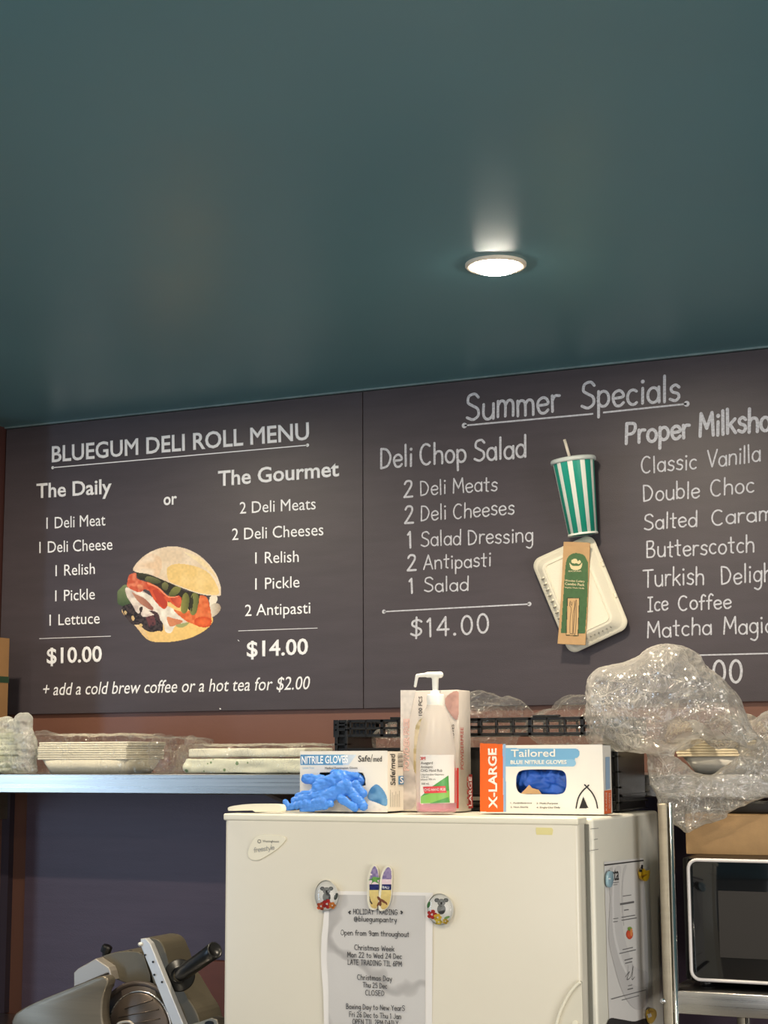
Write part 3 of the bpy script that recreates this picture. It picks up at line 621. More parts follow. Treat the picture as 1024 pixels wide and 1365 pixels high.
# ================================================================== DOWNLIGHTS
dl = PZ(661, 352, CEIL)
M_glow = mat('lamp_diffuser', (1, 1, 1), .5, emit=(1, .93, .78), estr=75)
M_ring = mat('lamp_ring', L(238, 226, 205), .4)
def downlight(x, y, label, group=None):
    t = thing('downlight', (x, y, CEIL), label, 'ceiling light', group)
    c = Vector((x, y, CEIL))
    lathe('trim_ring', c, (0, 0, -1), [(.056, 0), (.056, .004), (.053, .0065), (.044, .005), (.041, .001)], M_ring, t, 40)
    lathe('diffuser', c, (0, 0, -1), [(.041, .0012), (.040, .009), (.034, .0125), (0, .014)], M_glow, t, 40)
    l = bpy.data.lights.new('lamp', 'AREA'); l.shape = 'DISK'; l.size = .08; l.energy = DOWNLIGHT_POWER; l.color = WARM
    o = bpy.data.objects.new('lamp', l); COL.objects.link(o); o.parent = t; o.location = (0, 0, -.018)
    return t
downlight(dl.x, dl.y, 'round recessed downlight glowing warm white in the teal ceiling')
for i, (dx, dy) in enumerate(((-1.3, 0), (0, -1.45), (-1.3, -1.45), (1.35, -1.45), (0, -3.0), (1.35, -3.0))):
    downlight(dl.x+dx, dl.y+dy, 'round recessed downlight '+('over the meat slicer side, beyond the left edge of the photograph', 'nearer the photographer, in line with the glowing one in view', 'over the bench side, nearer the photographer',
              'on the rack side, nearer the photographer', 'behind the photographer, in line with the glowing one in view', 'behind the photographer on the rack side')[i], 'downlights out of view')

# ================================================================== STEEL SHELF
SY = 3.1
st = PY(380, 1032.5, SY).z; sb = PY(380, 1059.5, SY).z
shelf = thing('wall_shelf', (-.9, WY-.014, sb), 'long stainless steel shelf with a folded front edge mounted on the wall', 'shelf')
bm = bmesh.new(); bm_box(bm, (XL+.002, SY, st-.003), (1.0, WY-.014, st), .0008, 1); bm_box(bm, (XL+.002, SY, sb), (1.0, SY+.003, st-.001), .001, 1)
bm_box(bm, (XL+.002, SY, sb), (1.0, SY+.02, sb+.003), .001, 1)
bm_obj('shelf_board', bm, M_steel, shelf)
for bx in (XL+.03, -1.75, -.2, .8):
    prism('bracket', [(bx, SY+.03, st-.004), (bx, WY-.014, st-.004), (bx, WY-.014, st-.12), (bx, WY-.05, st-.12), (bx, SY+.03, sb+.008)], (.02, 0, 0), M_steel2, shelf)

# ================================================================== FRIDGE
FY = 2.6; FT = CZ-.1025
fx0 = PY(299, 1082, FY).x; fx1 = PY(774.5, 1092, FY).x
DX = PY(770.5, 1092, FY).x
fr = thing('fridge', ((fx0+fx1)/2, 2.8, 0), 'off-white two-door fridge with notices and magnets, boxes standing on top', 'fridge')
box('body', (fx0+.004, FY+.048, .03), (fx1+.006, 3.05, FT-.0025), M_fside, fr, .006, True, 3)
box('gasket', (fx0+.008, FY+.040, .08), (fx1-.002, FY+.05, FT-.012), M_gasket, fr)
box('door', (fx0, FY, 1.0), (DX, FY+.042, FT-.001), M_fridge, fr, .010, True, 4)
ld = box('door', (fx0, FY, .06), (DX, FY+.042, .99), M_fridge, fr, .010, True, 4)
cap_ = box('top_cap', (fx0-.001, FY-.0025, FT-.012), (DX+.001, FY+.046, FT), M_plast, fr, .003, True, 3)
box('foot', (fx0+.05, 2.7, 0), (fx0+.09, 2.74, .03), M_black, fr); box('foot', (fx1-.09, 2.7, 0), (fx1-.05, 2.74, .03), M_black, fr)
box('foot', (fx0+.05, 2.98, 0), (fx0+.09, 3.02, .03), M_black, fr); box('foot', (fx1-.09, 2.98, 0), (fx1-.05, 3.02, .03), M_black, fr)
# hinge cover on the top left
hp = PlY(FY+.02)
q = crom([(304, 1081), (304.5, 1076), (318, 1073.2), (335, 1071.8), (368, 1072), (374.5, 1074.5), (375.5, 1080), (374, 1083)], False, 5)
prism('hinge_cover', [hp(*p) for p in q]+[hp(340, 1082.6), hp(336, 1080.4)], (0, .018, 0), M_plast, fr, .0012)
# handle on the right edge of the upper door: a raised wing plate with a curved lip
hpl = PlY(FY-.002)
arc = crom([(741, 1372), (747, 1350), (757, 1329), (767, 1315), (775, 1308.5)], False, 6)
plate = arc+[(775.8, 1312), (777, 1372)]
hd = prism('handle', [hpl(*p) for p in plate], (0, .006, 0), mat('handle_cream', L(214, 208, 190), .4), fr, .0008)
tube('handle_lip', [hpl(*p)+Vector((0, -.002, 0)) for p in arc], .0026, M_plast, hd)
rod('screw_cover', hpl(767, 1364)+Vector((0, .001, 0)), hpl(767, 1364)+Vector((0, -.002, 0)), .0045, M_plast, hd)
# enamel name badge
bpn = PlY(FY)
def cb(x, y): return (290+x/2.926, 1050+y/2.926)
bdg = prism('badge', [bpn(*cb(*p)) for p in crom([(148, 195), (185, 183), (268, 194), (240, 235), (200, 262), (160, 283), (128, 276), (122, 245)], True, 4)], (0, -.003, 0), M_plast, fr, .0008)
bl = PlY(FY-.0036)
text('Westinghouse', cb(176, 213), cb(240, 214), 3.2, bl, M_greyink, bdg); lathe('emblem', bl(*cb(163, 209)), (0, -1, 0), [(.0026, 0), (.0033, 0), (.0033, .0004), (.0026, .0004)], M_greyink, bdg, 16)
hand('freestyle', cb(142, 252), cb(222, 240), 6, bl, mat('silver_ink', L(168, 166, 160), .4), bdg, w=.0010, gap=.1)
# scuffs on the side
fxs = fx1+.006; sp = PlX(fxs+.0004)
for a, b in (((787, 1105.5), (798, 1104.2)), ((792, 1119.6), (797, 1118.6)), ((784, 1134.8), (798, 1132.4))):
    A, B = sp(*a), sp(*b); bm = bmesh.new(); bm.faces.new([bm.verts.new(p) for p in (A, B, B+Vector((0, 0, .0008)), A+Vector((0, 0, .0008)))]); bm_obj('scuff', bm, M_greyink, fr)

# ------------------------------------------------------------------ things on the fridge door
# masking tape
tp = [PY(*p, FY) for p in ((715, 1103), (736, 1103.5), (737.6, 1106), (736.5, 1113), (715.5, 1112.6), (714.6, 1108))]
tag(recentre(prism('tape_strip', tp, (0, -.0006, 0), mat('pale_yellow_tape', L(226, 214, 150), .6))), 'short strip of pale yellow tape near the top right of the fridge door', 'tape')

# notice: marbled grey print with a white border
def c3(x, y): return (400+x/4.655, 1130+y/4.655)
nt_ = thing('notice', PY(505, 1392, FY), 'grey marbled holiday trading notice sheet held on the fridge door by magnets', 'notice')
def sheet(name, rows, plane, off, m, parent, nx=12):
    """rows: (xl, xr, y) in photo units; a slightly wavy sheet standing off the plane"""
    bm = bmesh.new(); G = []
    for k, (xl, xr, y, yr) in enumerate(rows):
        G.append([bm.verts.new(plane.off(off(i/nx, k/(len(rows)-1)))(xl+(xr-xl)*i/nx, y+(yr-y)*i/nx)) for i in range(nx+1)])
    for A, B in zip(G, G[1:]):
        for i in range(nx): bm.faces.new((A[i], A[i+1], B[i+1], B[i]))
    return bm_obj(name, bm, m, parent, True)
base = PlY(FY)
wav = lambda u, v: .0012+.0035*abs(math.sin(v*6.2))*(1-u)**3+.0008*math.sin(5*v)
rows = [(434.6, 577.4, 1187.4, 1190)]+[(c3(xl, 0)[0], c3(xr, 0)[0], 1130+y/4.655, 1130+y/4.655+2.4) for xl, xr, y in
        ((158, 824, 300), (150, 824, 400), (143, 823, 480), (134, 822, 550), (131, 822, 640), (131, 822, 720), (136, 821, 800), (143, 821, 880), (146, 820, 960), (148, 820, 1040), (150, 820, 1120), (150, 820, 1220))]
sheet('paper', rows, base, wav, M_paper, nt_)
def marble():
    m = bpy.data.materials.new('marble_print'); m.use_nodes = True; N = m.node_tree.nodes; K = m.node_tree.links; p = N['Principled BSDF']
    tc = N.new('ShaderNodeTexCoord'); n1 = N.new('ShaderNodeTexNoise'); n1.inputs['Scale'].default_value = 9; n1.inputs['Detail'].default_value = 5
    K.new(tc.outputs['Object'], n1.inputs['Vector'])
    wv = N.new('ShaderNodeTexWave'); wv.wave_type = 'BANDS'; wv.bands_direction = 'DIAGONAL'; wv.inputs['Scale'].default_value = 3.1; wv.inputs['Distortion'].default_value = 9
    wv.inputs['Detail'].default_value = 4; wv.inputs['Detail Scale'].default_value = 1.4; K.new(tc.outputs['Object'], wv.inputs['Vector'])
    r = N.new('ShaderNodeValToRGB'); r.color_ramp.elements[0].position = 0; r.color_ramp.elements[0].color = (*L(156, 152, 150), 1)
    r.color_ramp.elements[1].position = .12; r.color_ramp.elements[1].color = (*L(206, 203, 200), 1); K.new(wv.outputs[0], r.inputs[0])
    mx = N.new('ShaderNodeMix'); mx.data_type = 'RGBA'; mx.inputs[6].default_value = (*L(192, 189, 186), 1); K.new(n1.outputs[0], mx.inputs[0]); K.new(r.outputs[0], mx.inputs[7])
    K.new(mx.outputs[2], p.inputs['Base Color']); p.inputs['Roughness'].default_value = .6; return m
rg = [(c3(xl, 0)[0], c3(778, 0)[0], 1130+y/4.655, 1130+y/4.655+1.3) for xl, y in ((182, 291), (180, 400), (178, 480), (172, 560), (170, 640), (170, 720), (174, 800), (177, 880), (178, 960), (179, 1040), (180, 1120), (180, 1200))]
sheet('marble_print', rg, base, lambda u, v: wav(.05+u*.9, .06+v*.9)+.0006, marble(), nt_)
np_ = PlY(FY-.0045)
def c3t(x, y): return c3(x, y)
for s, xa, xb, ya, yb in (('HOLIDAY TRADING', 330, 605, 411, 416), ('@bluegumpantry', 335, 600, 455, 463), ('Open from 9am throughout', 252, 677, 541, 553),
        ('Christmas Week', 338, 585, 633, 643), ('Mon 22 to Wed 24 Dec', 293, 632, 678, 690), ('LATE TRADING TIL 6PM', 296, 632, 724, 737), ('Christmas Day', 355, 570, 818, 828),
        ('Thu 25 Dec', 390, 540, 865, 874), ('CLOSED', 405, 523, 914, 919), ('Boxing Day to New YearS', 286, 650, 999, 1012), ('Fri 26 Dec to Thu 1 Jan', 305, 627, 1048, 1063), ('OPEN TIL 2PM DAILY', 325, 610, 1094, 1106)):
    hand(s, c3(xa, ya), c3(xb, yb), 6.6, np_, M_ink, nt_, w=.0009, gap=1.1, jit=0, space=3.4)
for x, d in ((310, 1), (628, -1)):
    pts = [c3(x-12*d, 400), c3(x+2*d, 388), c3(x+6*d, 398), c3(x-2*d, 404), c3(x+8*d, 408), c3(x-2*d, 414)]
    bm = bmesh.new(); bm.faces.new([bm.verts.new(np_(*p)) for p in pts]); bm_obj('leaf_sprig', bm, M_ink, nt_)

# surfboard magnet: two little boards side by side
mg = thing('fridge_magnet', PY(506, 1214, FY), 'painted magnet of two surfboards at the top of the marbled notice', 'magnet')
def c3l(pts): return [c3(*p) for p in pts]
lb = [(425,250),(425,200),(436,145),(460,104),(482,122),(494,170),(496,250),(492,330),(480,382),(452,384),(434,370),(424,320)]
rb = [(500,250),(503,190),(518,145),(546,112),(568,122),(576,160),(574,240),(570,310),(552,366),(522,391),(496,384),(492,330)]
for o_, yy in ((lb, 0), (rb, .001)):
    prism('surfboard', [PlY(FY-.003-yy)(*p) for p in crom(c3l(o_), True, 4)], (0, -.005, 0), M_plast, mg, .001)
def art(o_):
    cx = sum(p[0] for p in o_)/len(o_); cy = sum(p[1] for p in o_)/len(o_); ins = [(cx+(x-cx)*.80, cy+(y-cy)*.93) for x, y in o_]; return crom(ins, True, 4)
def clip(o_, y0, y1):
    return [(x, min(max(y, y0), y1)) for x, y in art(o_)]
mp_ = PlY(FY-.0094)
sh = []
for o_ in (lb, rb):
    sh += [(clip(o_, 90, 195), (150,134,170), (120,106,150), 'n', 14), (clip(o_, 195, 228), (226,200,206)), (clip(o_, 228, 262), (34,40,104), (24,28,80), 'n', 12), (clip(o_, 262, 400), (222,200,130), (200,172,104), 'y')]
sh += [(R_(455,180,500,190,480,205,495,225,460,212,440,228,448,205,425,200,448,190), (70,130,60), (110,160,80), 'n', 8), (ell(440,166,7,5), (240,230,220)),
       (R_(432,300,440,330,450,345,446,352,434,335), (50,40,44)),
       (ell(492,318,20,8,rot=50), (112,66,44)), (ell(498,345,9,18), (104,60,40)), (ell(516,332,22,8,rot=35), (112,66,44)), (ell(486,350,14,6,rot=-60), (112,66,44)), (ell(535,345,12,5,rot=60), (112,66,44)), (ell(540,205,8,3), (226,216,220))]
decal('painted_picture', mg, (488, 1150, 526, 1216), .45, mp_, sh, M_attr, (400, 1130, 4.655))
text('BALI', c3(512, 252), c3(552, 256), 3.2, PlY(FY-.0098), M_white, mg)
# glass dome magnets
def dome(cx, cy, rx, ry, label, shp):
    c = PY(cx, cy, FY-.005); t = thing('dome_magnet', c, label, 'magnet')
    R1 = (PY(cx+rx, cy, FY)-c).length; R2 = (PY(cx, cy+ry, FY)-c).length
    bm = bmesh.new(); bm_lathe(bm, (0, 0, 0), (0, -1, 0), [(0, 0), (1, 0), (1, .0025)], 40)
    bmesh.ops.transform(bm, matrix=Matrix.Translation(c) @ Matrix.Diagonal((R1, 1, R2, 1)), verts=bm.verts); bm_obj('picture_disc', bm, mat('pearl_disc', L(238, 236, 228), .4), t, False)
    decal('picture', t, (cx-rx, cy-ry, cx+rx, cy+ry), .4, PlY(FY-.0081), [(ell(cx, cy, rx*.97, ry*.97), (244,242,236), (214,212,204), 'e')]+shp, M_attr)
    bm = bmesh.new(); pr = [(math.cos(a), math.sin(a)) for a in [math.pi/2*i/10 for i in range(11)]]
    bm_lathe(bm, (0, 0, 0), (0, -1, 0), pr, 40)
    bmesh.ops.transform(bm, matrix=Matrix.Translation(c+Vector((0, -.0033, 0))) @ Matrix.Diagonal((R1, .007, R2, 1)), verts=bm.verts)
    bm_obj('glass_dome', bm, M_dome, t, True)
def dome_mat():
    m = bpy.data.materials.new('glass_dome'); m.use_nodes = True; N = m.node_tree.nodes; K = m.node_tree.links
    t = N.new('ShaderNodeBsdfTransparent'); g = N.new('ShaderNodeBsdfGlossy'); g.inputs['Roughness'].default_value = .03; f = N.new('ShaderNodeFresnel'); f.inputs[0].default_value = 1.5
    a = N.new('ShaderNodeMath'); a.operation = 'MULTIPLY'; a.inputs[1].default_value = .6; a.use_clamp = True; K.new(f.outputs[0], a.inputs[0])
    x = N.new('ShaderNodeMixShader'); K.new(a.outputs[0], x.inputs[0]); K.new(t.outputs[0], x.inputs[1]); K.new(g.outputs[0], x.inputs[2]); K.new(x.outputs[0], N['Material Output'].inputs[0]); return m
M_dome = dome_mat()
def koala(cx, cy, s):
    g = (120, 122, 120); d = (60, 60, 60)
    return [(ell(cx-6*s, cy-9*s, 3.2*s, 2.8*s), g, d, 'e'), (ell(cx+6*s, cy-9*s, 3.2*s, 2.8*s), g, d, 'e'), (ell(cx, cy-6*s, 5.4*s, 4.8*s), (150,152,150), g, 'e'),
            (ell(cx, cy+3*s, 5.6*s, 7*s), (140,142,140), d, 'n', 4), (ell(cx, cy-5*s, 1.3*s, 2*s), (34,34,34)), (ell(cx-2.4*s, cy-7*s, .7*s, .7*s), (24,24,24)), (ell(cx+2.4*s, cy-7*s, .7*s, .7*s), (24,24,24))]
fl = lambda x, y, r, c: [(ell(x+r*.8*math.cos(a), y+r*.8*math.sin(a), r*.6, r*.5), c, tuple(int(k*.8) for k in c), 'n', 3) for a in (0, 1.26, 2.5, 3.77, 5.03)]
dome(435.4, 1193.8, 16, 19.8, 'glass dome magnet with a koala above all-red flowers, left of the notice',
     koala(435.5, 1193, .95)+fl(428, 1208, 4.4, (206,84,40))+fl(436, 1205, 5, (190,36,30))+fl(443, 1207, 3.6, (222,130,50))+[(ell(448, 1195, 2.4, 5, rot=20), (70,76,70))])
dome(587.3, 1212, 18, 20.2, 'glass dome magnet with a koala above red and yellow flowers, right of the notice',
     koala(588.5, 1209, 1)+fl(576, 1219, 5, (204,44,34))+fl(583.5, 1223, 4, (240,196,60))+fl(585, 1229, 3.6, (236,206,70))+fl(594, 1228, 3, (232,190,60))+[(ell(571.5, 1206, 2, 4.5, rot=15), (66,120,60)), (ell(596, 1223, 4, 1.6, rot=-20), (120,160,90))])

# ------------------------------------------------------------------ sheet on the fridge side
cp = PlX(fxs); ct = thing('certificate', cp(838, 1362), 'white certificate with grey swirls stuck on the right side of the fridge', 'certificate')
def c5(x, y): return (760+x/5.808, 1130+y/5.808)
rows = [(c5(xl, 0)[0], c5(xr, 0)[0], c5(0, y)[1], c5(0, yr)[1]) for xl, xr, y, yr in ((262, 566, 110, 78), (268, 570, 220, 190), (272, 582, 420, 380), (280, 595, 600, 560), (284, 602, 800, 760), (290, 606, 1000, 960), (296, 604, 1180, 1140), (303, 596, 1320, 1300), (306, 600, 1440, 1410))]
sheet('paper', rows, cp, lambda u, v: .0010+.0004*math.sin(3*v+1)**2*u, M_paper, ct)
cd = PlX(fxs+.0017)
decal('swirl_print', ct, (804, 1140, 868, 1368), .5, cd, [
    (R_(300,190,330,170,330,400,350,650,400,850,480,1000,590,1100,560,1075,600,1090,600,1200,540,1255,470,1220,400,1100,340,900,300,700,310,400), (208,204,202)),
    (R_(345,180,395,150,385,300,400,560,440,760,500,920,600,965,600,1060,540,1075,470,1040,400,900,350,700,340,400), (216,212,210)),
    (R_(330,170,345,180,340,400,350,650,400,850,440,960,420,950,370,820,330,600), (232,228,226)),
    (R_(420,150,440,140,415,250,412,400,420,600,410,560,400,400,405,250), (214,210,208)),
    (R_(305,1325,400,1330,500,1345,592,1325,600,1420,310,1430), (46,44,46)),
    (ell(462,670,26,38), (232,104,70), (206,74,50), 'e'), (ell(464,628,18,16), (140,170,80), (110,140,60), 'y'), (ell(476,655,10,30), (236,150,90)),
], M_attr, (760, 1130, 5.808))
ce = PlX(fxs+.0021)
rule(c5(268, 135), c5(570, 98), .0022, ce, M_ink, ct)
text('O', c5(284, 290), c5(322, 284), (0, -19.5), ce, M_ink, ct); text('cta', c5(320, 256), c5(378, 248), (0, -17.5), ce, M_ink, ct, bold=.01)
# the smaller lines are too small to read: short grey marks where they stand
for xa, xb, ya, yb, w in ((330,378,272,266,.0012),(336,368,288,284,.001),(410,475,375,366,.0012),(388,497,438,420,.0034),(420,455,484,479,.0016),(335,375,550,545,.0012),(400,505,540,522,.0014),(335,370,575,570,.0012),(400,517,562,543,.0014),
        (407,487,790,772,.0014),(382,510,820,790,.0014),(422,485,872,856,.0018),(427,482,896,882,.0016),(450,482,1070,1062,.0012),(446,488,1098,1088,.0018),(320,590,1172,1100,.0014),(402,535,1180,1145,.0012)):
    rule(c5(xa, ya), c5(xb, yb), w, ce, M_greyink, ct, name='small_print')
hand('ll', c5(436, 1020), c5(492, 1010), 18, ce, M_greyink, ct, w=.0009)
bm = bmesh.new(); ribbon(bm, [ce(*c5(x, y)) for x, y in S_(430,1000,460,960,440,1020,470,1000,490,920,480,1020,500,1000)], .0010, Vector((1, 0, 0))); bm_obj('signature', bm, M_ink, ct)
def side_magnet(name, pts, colr, label, extra=()):
    t = thing(name, cp(*c5(*pts[0])), label, 'magnet')
    prism('body', [PlX(fxs+.0036)(*c5(*p)) for p in crom(pts, True, 3)], (.005, 0, 0), colr, t, .0008, True)
    for nm, p2, m2 in extra: prism(nm, [PlX(fxs+.0084)(*c5(*p)) for p in p2], (.0015, 0, 0), m2, t)
M_yel = mat('yellow_enamel', L(222, 178, 40), .3)
side_magnet('clip_magnet', [(276,215),(290,180),(312,190),(318,235),(308,290),(290,308),(276,280)], mat('pale_blue_enamel', L(150, 182, 196), .3), 'pale blue magnet covering the first letter on the certificate', [('dot', ell(303, 240, 6, 6, 10), M_white)])
side_magnet('fruit_magnet', [(530,175),(552,160),(575,180),(600,175),(594,230),(575,258),(545,250),(530,215)], M_yel, 'yellow fruit magnet at the top right corner of the certificate', [('stem', [(546,162),(552,132),(560,132),(560,165)], M_ink), ('seed_spot', ell(544, 178, 9, 10, 10), M_ink), ('stripe', [(545,222),(580,205),(594,208),(560,230)], mat('amber_enamel', L(170, 122, 30), .3))])
side_magnet('fruit_magnet', [(590,1262),(610,1240),(645,1255),(652,1300),(630,1345),(605,1360),(588,1310)], mat('dull_yellow_enamel', L(196, 160, 62), .3), 'dull yellow fruit magnet at the bottom right corner of the certificate', [('leaf', [(598,1290),(620,1280),(628,1305),(606,1316)], M_paper), ('stripe', [(600,1262),(640,1266),(640,1274),(600,1272)], mat('amber_enamel', (0,0,0)))])

# ================================================================== BOXES ON THE FRIDGE
def pf(x, y): return PZ(x, y, FT)
# --- white and blue glove box with a glove hanging out
Y1 = 2.745; P1 = PlY(Y1)
a = P1(400, 1003); b = P1(517, 1081); top1 = P1(514.5, 1000.7).z
gd = PXX(549, 1077.7, b.x).y-Y1
gb = thing('glove_box', ((a.x+b.x)/2, Y1+gd/2, FT), 'white and blue box of nitrile gloves with a blue glove spilling from its slot', 'box')
def carton(P, x0, x1, Yf, dep, z1, hole, m, inner, parent):
    """a thin-walled carton with a rounded hole in its front; hole in photo units"""
    A = Vector((x0, Yf, FT)); bm = bmesh.new()
    hp_ = [P(*h) for h in hole]; n = len(hp_)
    outer = [Vector((x1, Yf, z1)), Vector((x1, Yf, FT)), Vector((x0, Yf, FT)), Vector((x0, Yf, z1))]
    hv = [bm.verts.new(h) for h in hp_]; cx = sum((h for h in hp_), Vector())/n
    # project every hole vertex outward to the outline
    def proj(h):
        d = h-cx; k = 1e9
        if d.x > 1e-9: k = min(k, (x1-cx.x)/d.x)
        if d.x < -1e-9: k = min(k, (x0-cx.x)/d.x)
        if d.z > 1e-9: k = min(k, (z1-cx.z)/d.z)
        if d.z < -1e-9: k = min(k, (FT-cx.z)/d.z)
        return cx+d*k
    # insert outline corners in angular order
    ang = lambda p: math.atan2(p.z-cx.z, p.x-cx.x)
    ring = sorted([(ang(h), h, proj(h)) for h in hp_]+[(ang(c), cx+(c-cx)*0, c) for c in outer], key=lambda t: t[0])
    hs = sorted([(ang(h), i) for i, h in enumerate(hp_)])
    vin, vout = [], []
    for an, h, o_ in ring:
        if (h-cx).length < 1e-9:
            # point on the hole outline along that angle: nearest of neighbours
            j = min(range(n), key=lambda i: abs(math.atan2(math.sin(ang(hp_[i])-an), math.cos(ang(hp_[i])-an))))
            vin.append(hv[j])
        else:
            j = min(range(n), key=lambda i: (hp_[i]-h).length); vin.append(hv[j])
        vout.append(bm.verts.new(o_))
    N_ = len(vin)
    for i in range(N_):
        k = (i+1) % N_; vs = [vin[i], vin[k], vout[k], vout[i]]; u = []
        for v in vs:
            if v not in u: u.append(v)
        if len(u) > 2: bm.faces.new(u)
    # inner lip of the hole
    back = [bm.verts.new(h+Vector((0, .002, 0))) for h in hp_]
    for i in range(n): bm.faces.new((hv[i], hv[(i+1) % n], back[(i+1) % n], back[i]))
    me = bpy.data.meshes.new('front'); bmesh.ops.recalc_face_normals(bm, faces=bm.faces); bm.to_mesh(me); bm.free()
    link('front_panel', me, m, parent)
    bm = bmesh.new(); t = .0012
    bm_box(bm, (x0, Yf+.0003, FT), (x0+t, Yf+dep, z1)); bm_box(bm, (x1-t, Yf+.0003, FT), (x1, Yf+dep, z1))
    bm_box(bm, (x0, Yf+.0003, FT), (x1, Yf+dep, FT+t)); bm_box(bm, (x0, Yf+.0003, z1-t), (x1, Yf+dep, z1)); bm_box(bm, (x0, Yf+dep-t, FT), (x1, Yf+dep, z1))
    bm_obj('carton', bm, m, parent)
hole1 = crom([(426,1031),(432,1029.5),(478,1029.5),(485,1033),(487,1042),(482,1048),(430,1048),(424,1040)], True, 4)
carton(P1, a.x, b.x, Y1, gd, top1, hole1, M_boxw, None, gb)
D1 = PlY(Y1-.0005)
def c6(x, y): return (370+x/3.793, 880+y/3.793)
decal('front_print', gb, (400, 1000, 517.6, 1081), .6, D1, [
    ([(115,478),(400,478),(360,530),(115,530)], (92,150,196), (214,224,232), 'x'),
    ([(115,478),(340,478),(330,530),(115,530)], (86,142,188), (110,168,206), 'x'),
    (R_(455,690,470,650,500,628,530,650,552,690,552,735,520,730,470,710), (66,124,178), (112,162,206), 'n', 30),
    (R_(455,712,500,720,545,745,548,760,455,760,448,735), (240,236,232), (226,220,216), 'y'),
], M_attr, (370, 880, 3.793))
text('NITRILE GLOVES', c6(122, 524), c6(356, 520), 9.5, PlY(Y1-.001), M_white, gb, bold=.02)
text('Safe', c6(408, 514), c6(470, 512), 8, PlY(Y1-.001), M_ink, gb, bold=.01); text('med', c6(484, 514), c6(528, 512), 7.2, PlY(Y1-.001), M_ink, gb, bold=.01)
text('/', c6(471, 516), c6(481, 514), 10, PlY(Y1-.001), M_ink, gb)
text('Medical Examination Gloves', c6(240, 552), c6(404, 550), 3.2, PlY(Y1-.001), M_ink, gb)
text('Latex Free', c6(128, 550), c6(185, 549), 3, PlY(Y1-.001), mat('pale_blue_ink', L(150, 190, 215), .6), gb)
S1 = PlX(b.x+.0008)
text('Safe/med', c6(596, 632), c6(594, 476), (-6.5, -.2), S1, M_ink, gb, bold=.01)
sq = [S1(*c6(*p)) for p in ((612, 586), (641, 585), (642, 628), (613, 629))]; bm = bmesh.new(); bm.faces.new([bm.verts.new(p) for p in sq]); bm_obj('size_square', bm, mat('box_blue', L(70, 140, 196), .5), gb)
text('S', c6(619, 622), c6(636, 621), 8, PlX(b.x+.0013), M_white, gb, bold=.02)
for k in range(9):
    y = 474+k*8; rule(c6(610, y), c6(634, y-1), .0008+.0005*(k % 3), S1, M_ink, gb, name='barcode_bar')
for k in range(7): rule(c6(572+k*10, 744), c6(572.5+k*10, 660+(k % 3)*8), .0001, S1, M_greyink, gb, name='small_print')
for k in range(6):
    x = 572+k*9; p0, p1 = S1(*c6(x, 742)), S1(*c6(x-1, 655+(k*13) % 30)); bm = bmesh.new(); dy = Vector((0, .0012, 0)); bm.faces.new([bm.verts.new(p) for p in (p0, p1, p1+dy, p0+dy)]); bm_obj('small_print', bm, M_greyink, gb)
# the glove: crumpled cuff, palm and fingers hanging from the slot to the fridge top
def G(x, y, dy): return PlY(Y1-dy)(x, y)
gl = blob('glove', [
    ('c', G(478, 1040, -.004), G(450, 1038, .012), .012, .013, .6), ('c', G(450, 1038, .012), G(424, 1050, .020), .0135, .013, .6),
    ('c', G(462, 1050, .016), G(430, 1064, .024), .0145, .013, .6), ('c', G(430, 1040, .014), G(407, 1038, .016), .0085, .0085, .7),
    ('c', G(424, 1054, .022), G(398, 1062, .027), .0075, .0068, .7), ('c', G(426, 1060, .026), G(392, 1068, .031), .0072, .0065, .7),
    ('c', G(430, 1068, .030), G(384, 1076, .036), .0070, .0062, .7), ('c', G(440, 1072, .028), G(404, 1080, .034), .0068, .0060, .7),
    ('c', G(384, 1076, .036), G(381, 1069, .034), .0055, .0050, .7),
    ('c', G(468, 1056, .018), G(484, 1074, .022), .0090, .0085, .7), ('c', G(474, 1046, .014), G(484, 1058, .016), .0075, .0070, .7),
    ('c', G(454, 1064, .024), G(473, 1077, .028), .0072, .0065, .7), ('c', G(445, 1030, .008), G(474, 1034, .006), .006, .007, .6)],
    .0016, lambda p: .0013*ridged(p, 42, 2)-.0008+.0011*ridged(Vector((p.x*.5, p.y, p.z*1.5)), 95, 3, 2), M_glove, None, 1,
    keep=lambda co: np.column_stack([co[:, 0], co[:, 1], np.maximum(co[:, 2], FT+.0005)]))
tag(recentre(gl), 'crumpled blue nitrile glove spilling onto the fridge top from the white box', 'glove')

# --- tall grey glove box standing behind the bottle
Y2 = Y1+gd*.62; P2 = PlY(Y2)
Y2 = 2.815; P2 = PlY(Y2)
a2 = P2(534.5, 1079); b2 = P2(612.5, 1079); z2 = P2(612, 919.5).z; d2 = PXX(628.8, 1077, b2.x).y-Y2
tb = thing('glove_box', ((a2.x+b2.x)/2, Y2+d2/2, FT), 'tall grey glove carton standing on end behind the hand rub bottle', 'box')
box('carton', (a2.x, Y2, FT), (b2.x, Y2+d2, z2), mat('grey_carton', L(206, 196, 186), .4, var=.05, vscale=(20, 20, 20)), tb, .0015, True)
D2 = PlY(Y2-.0005)
decal('front_print', tb, (534, 920, 612, 1079), .7, D2, [
    ([(622,150),(700,150),(660,330),(640,500),(624,640)], (222,214,206), (196,186,178), 'y'),
    (R_(700,330,740,290,760,330,740,420,720,560,690,560,690,440), (176,160,120), (206,190,160), 'n', 20),
    (R_(850,190,915,160,910,300,860,250), (206,160,146), (190,150,140), 'y'),
    (R_(622,460,680,520,700,640,690,740,622,740), (214,206,200), (180,172,168), 'n', 40),
    ([(905,545),(921,545),(921,748),(902,748)], (196,52,48)),
    (R_(880,530,893,502,902,530,892,552), (190,60,54)),
], M_attr, (370, 880, 3.793))
M_redo = mat('red_ink', L(196, 74, 66), .6)
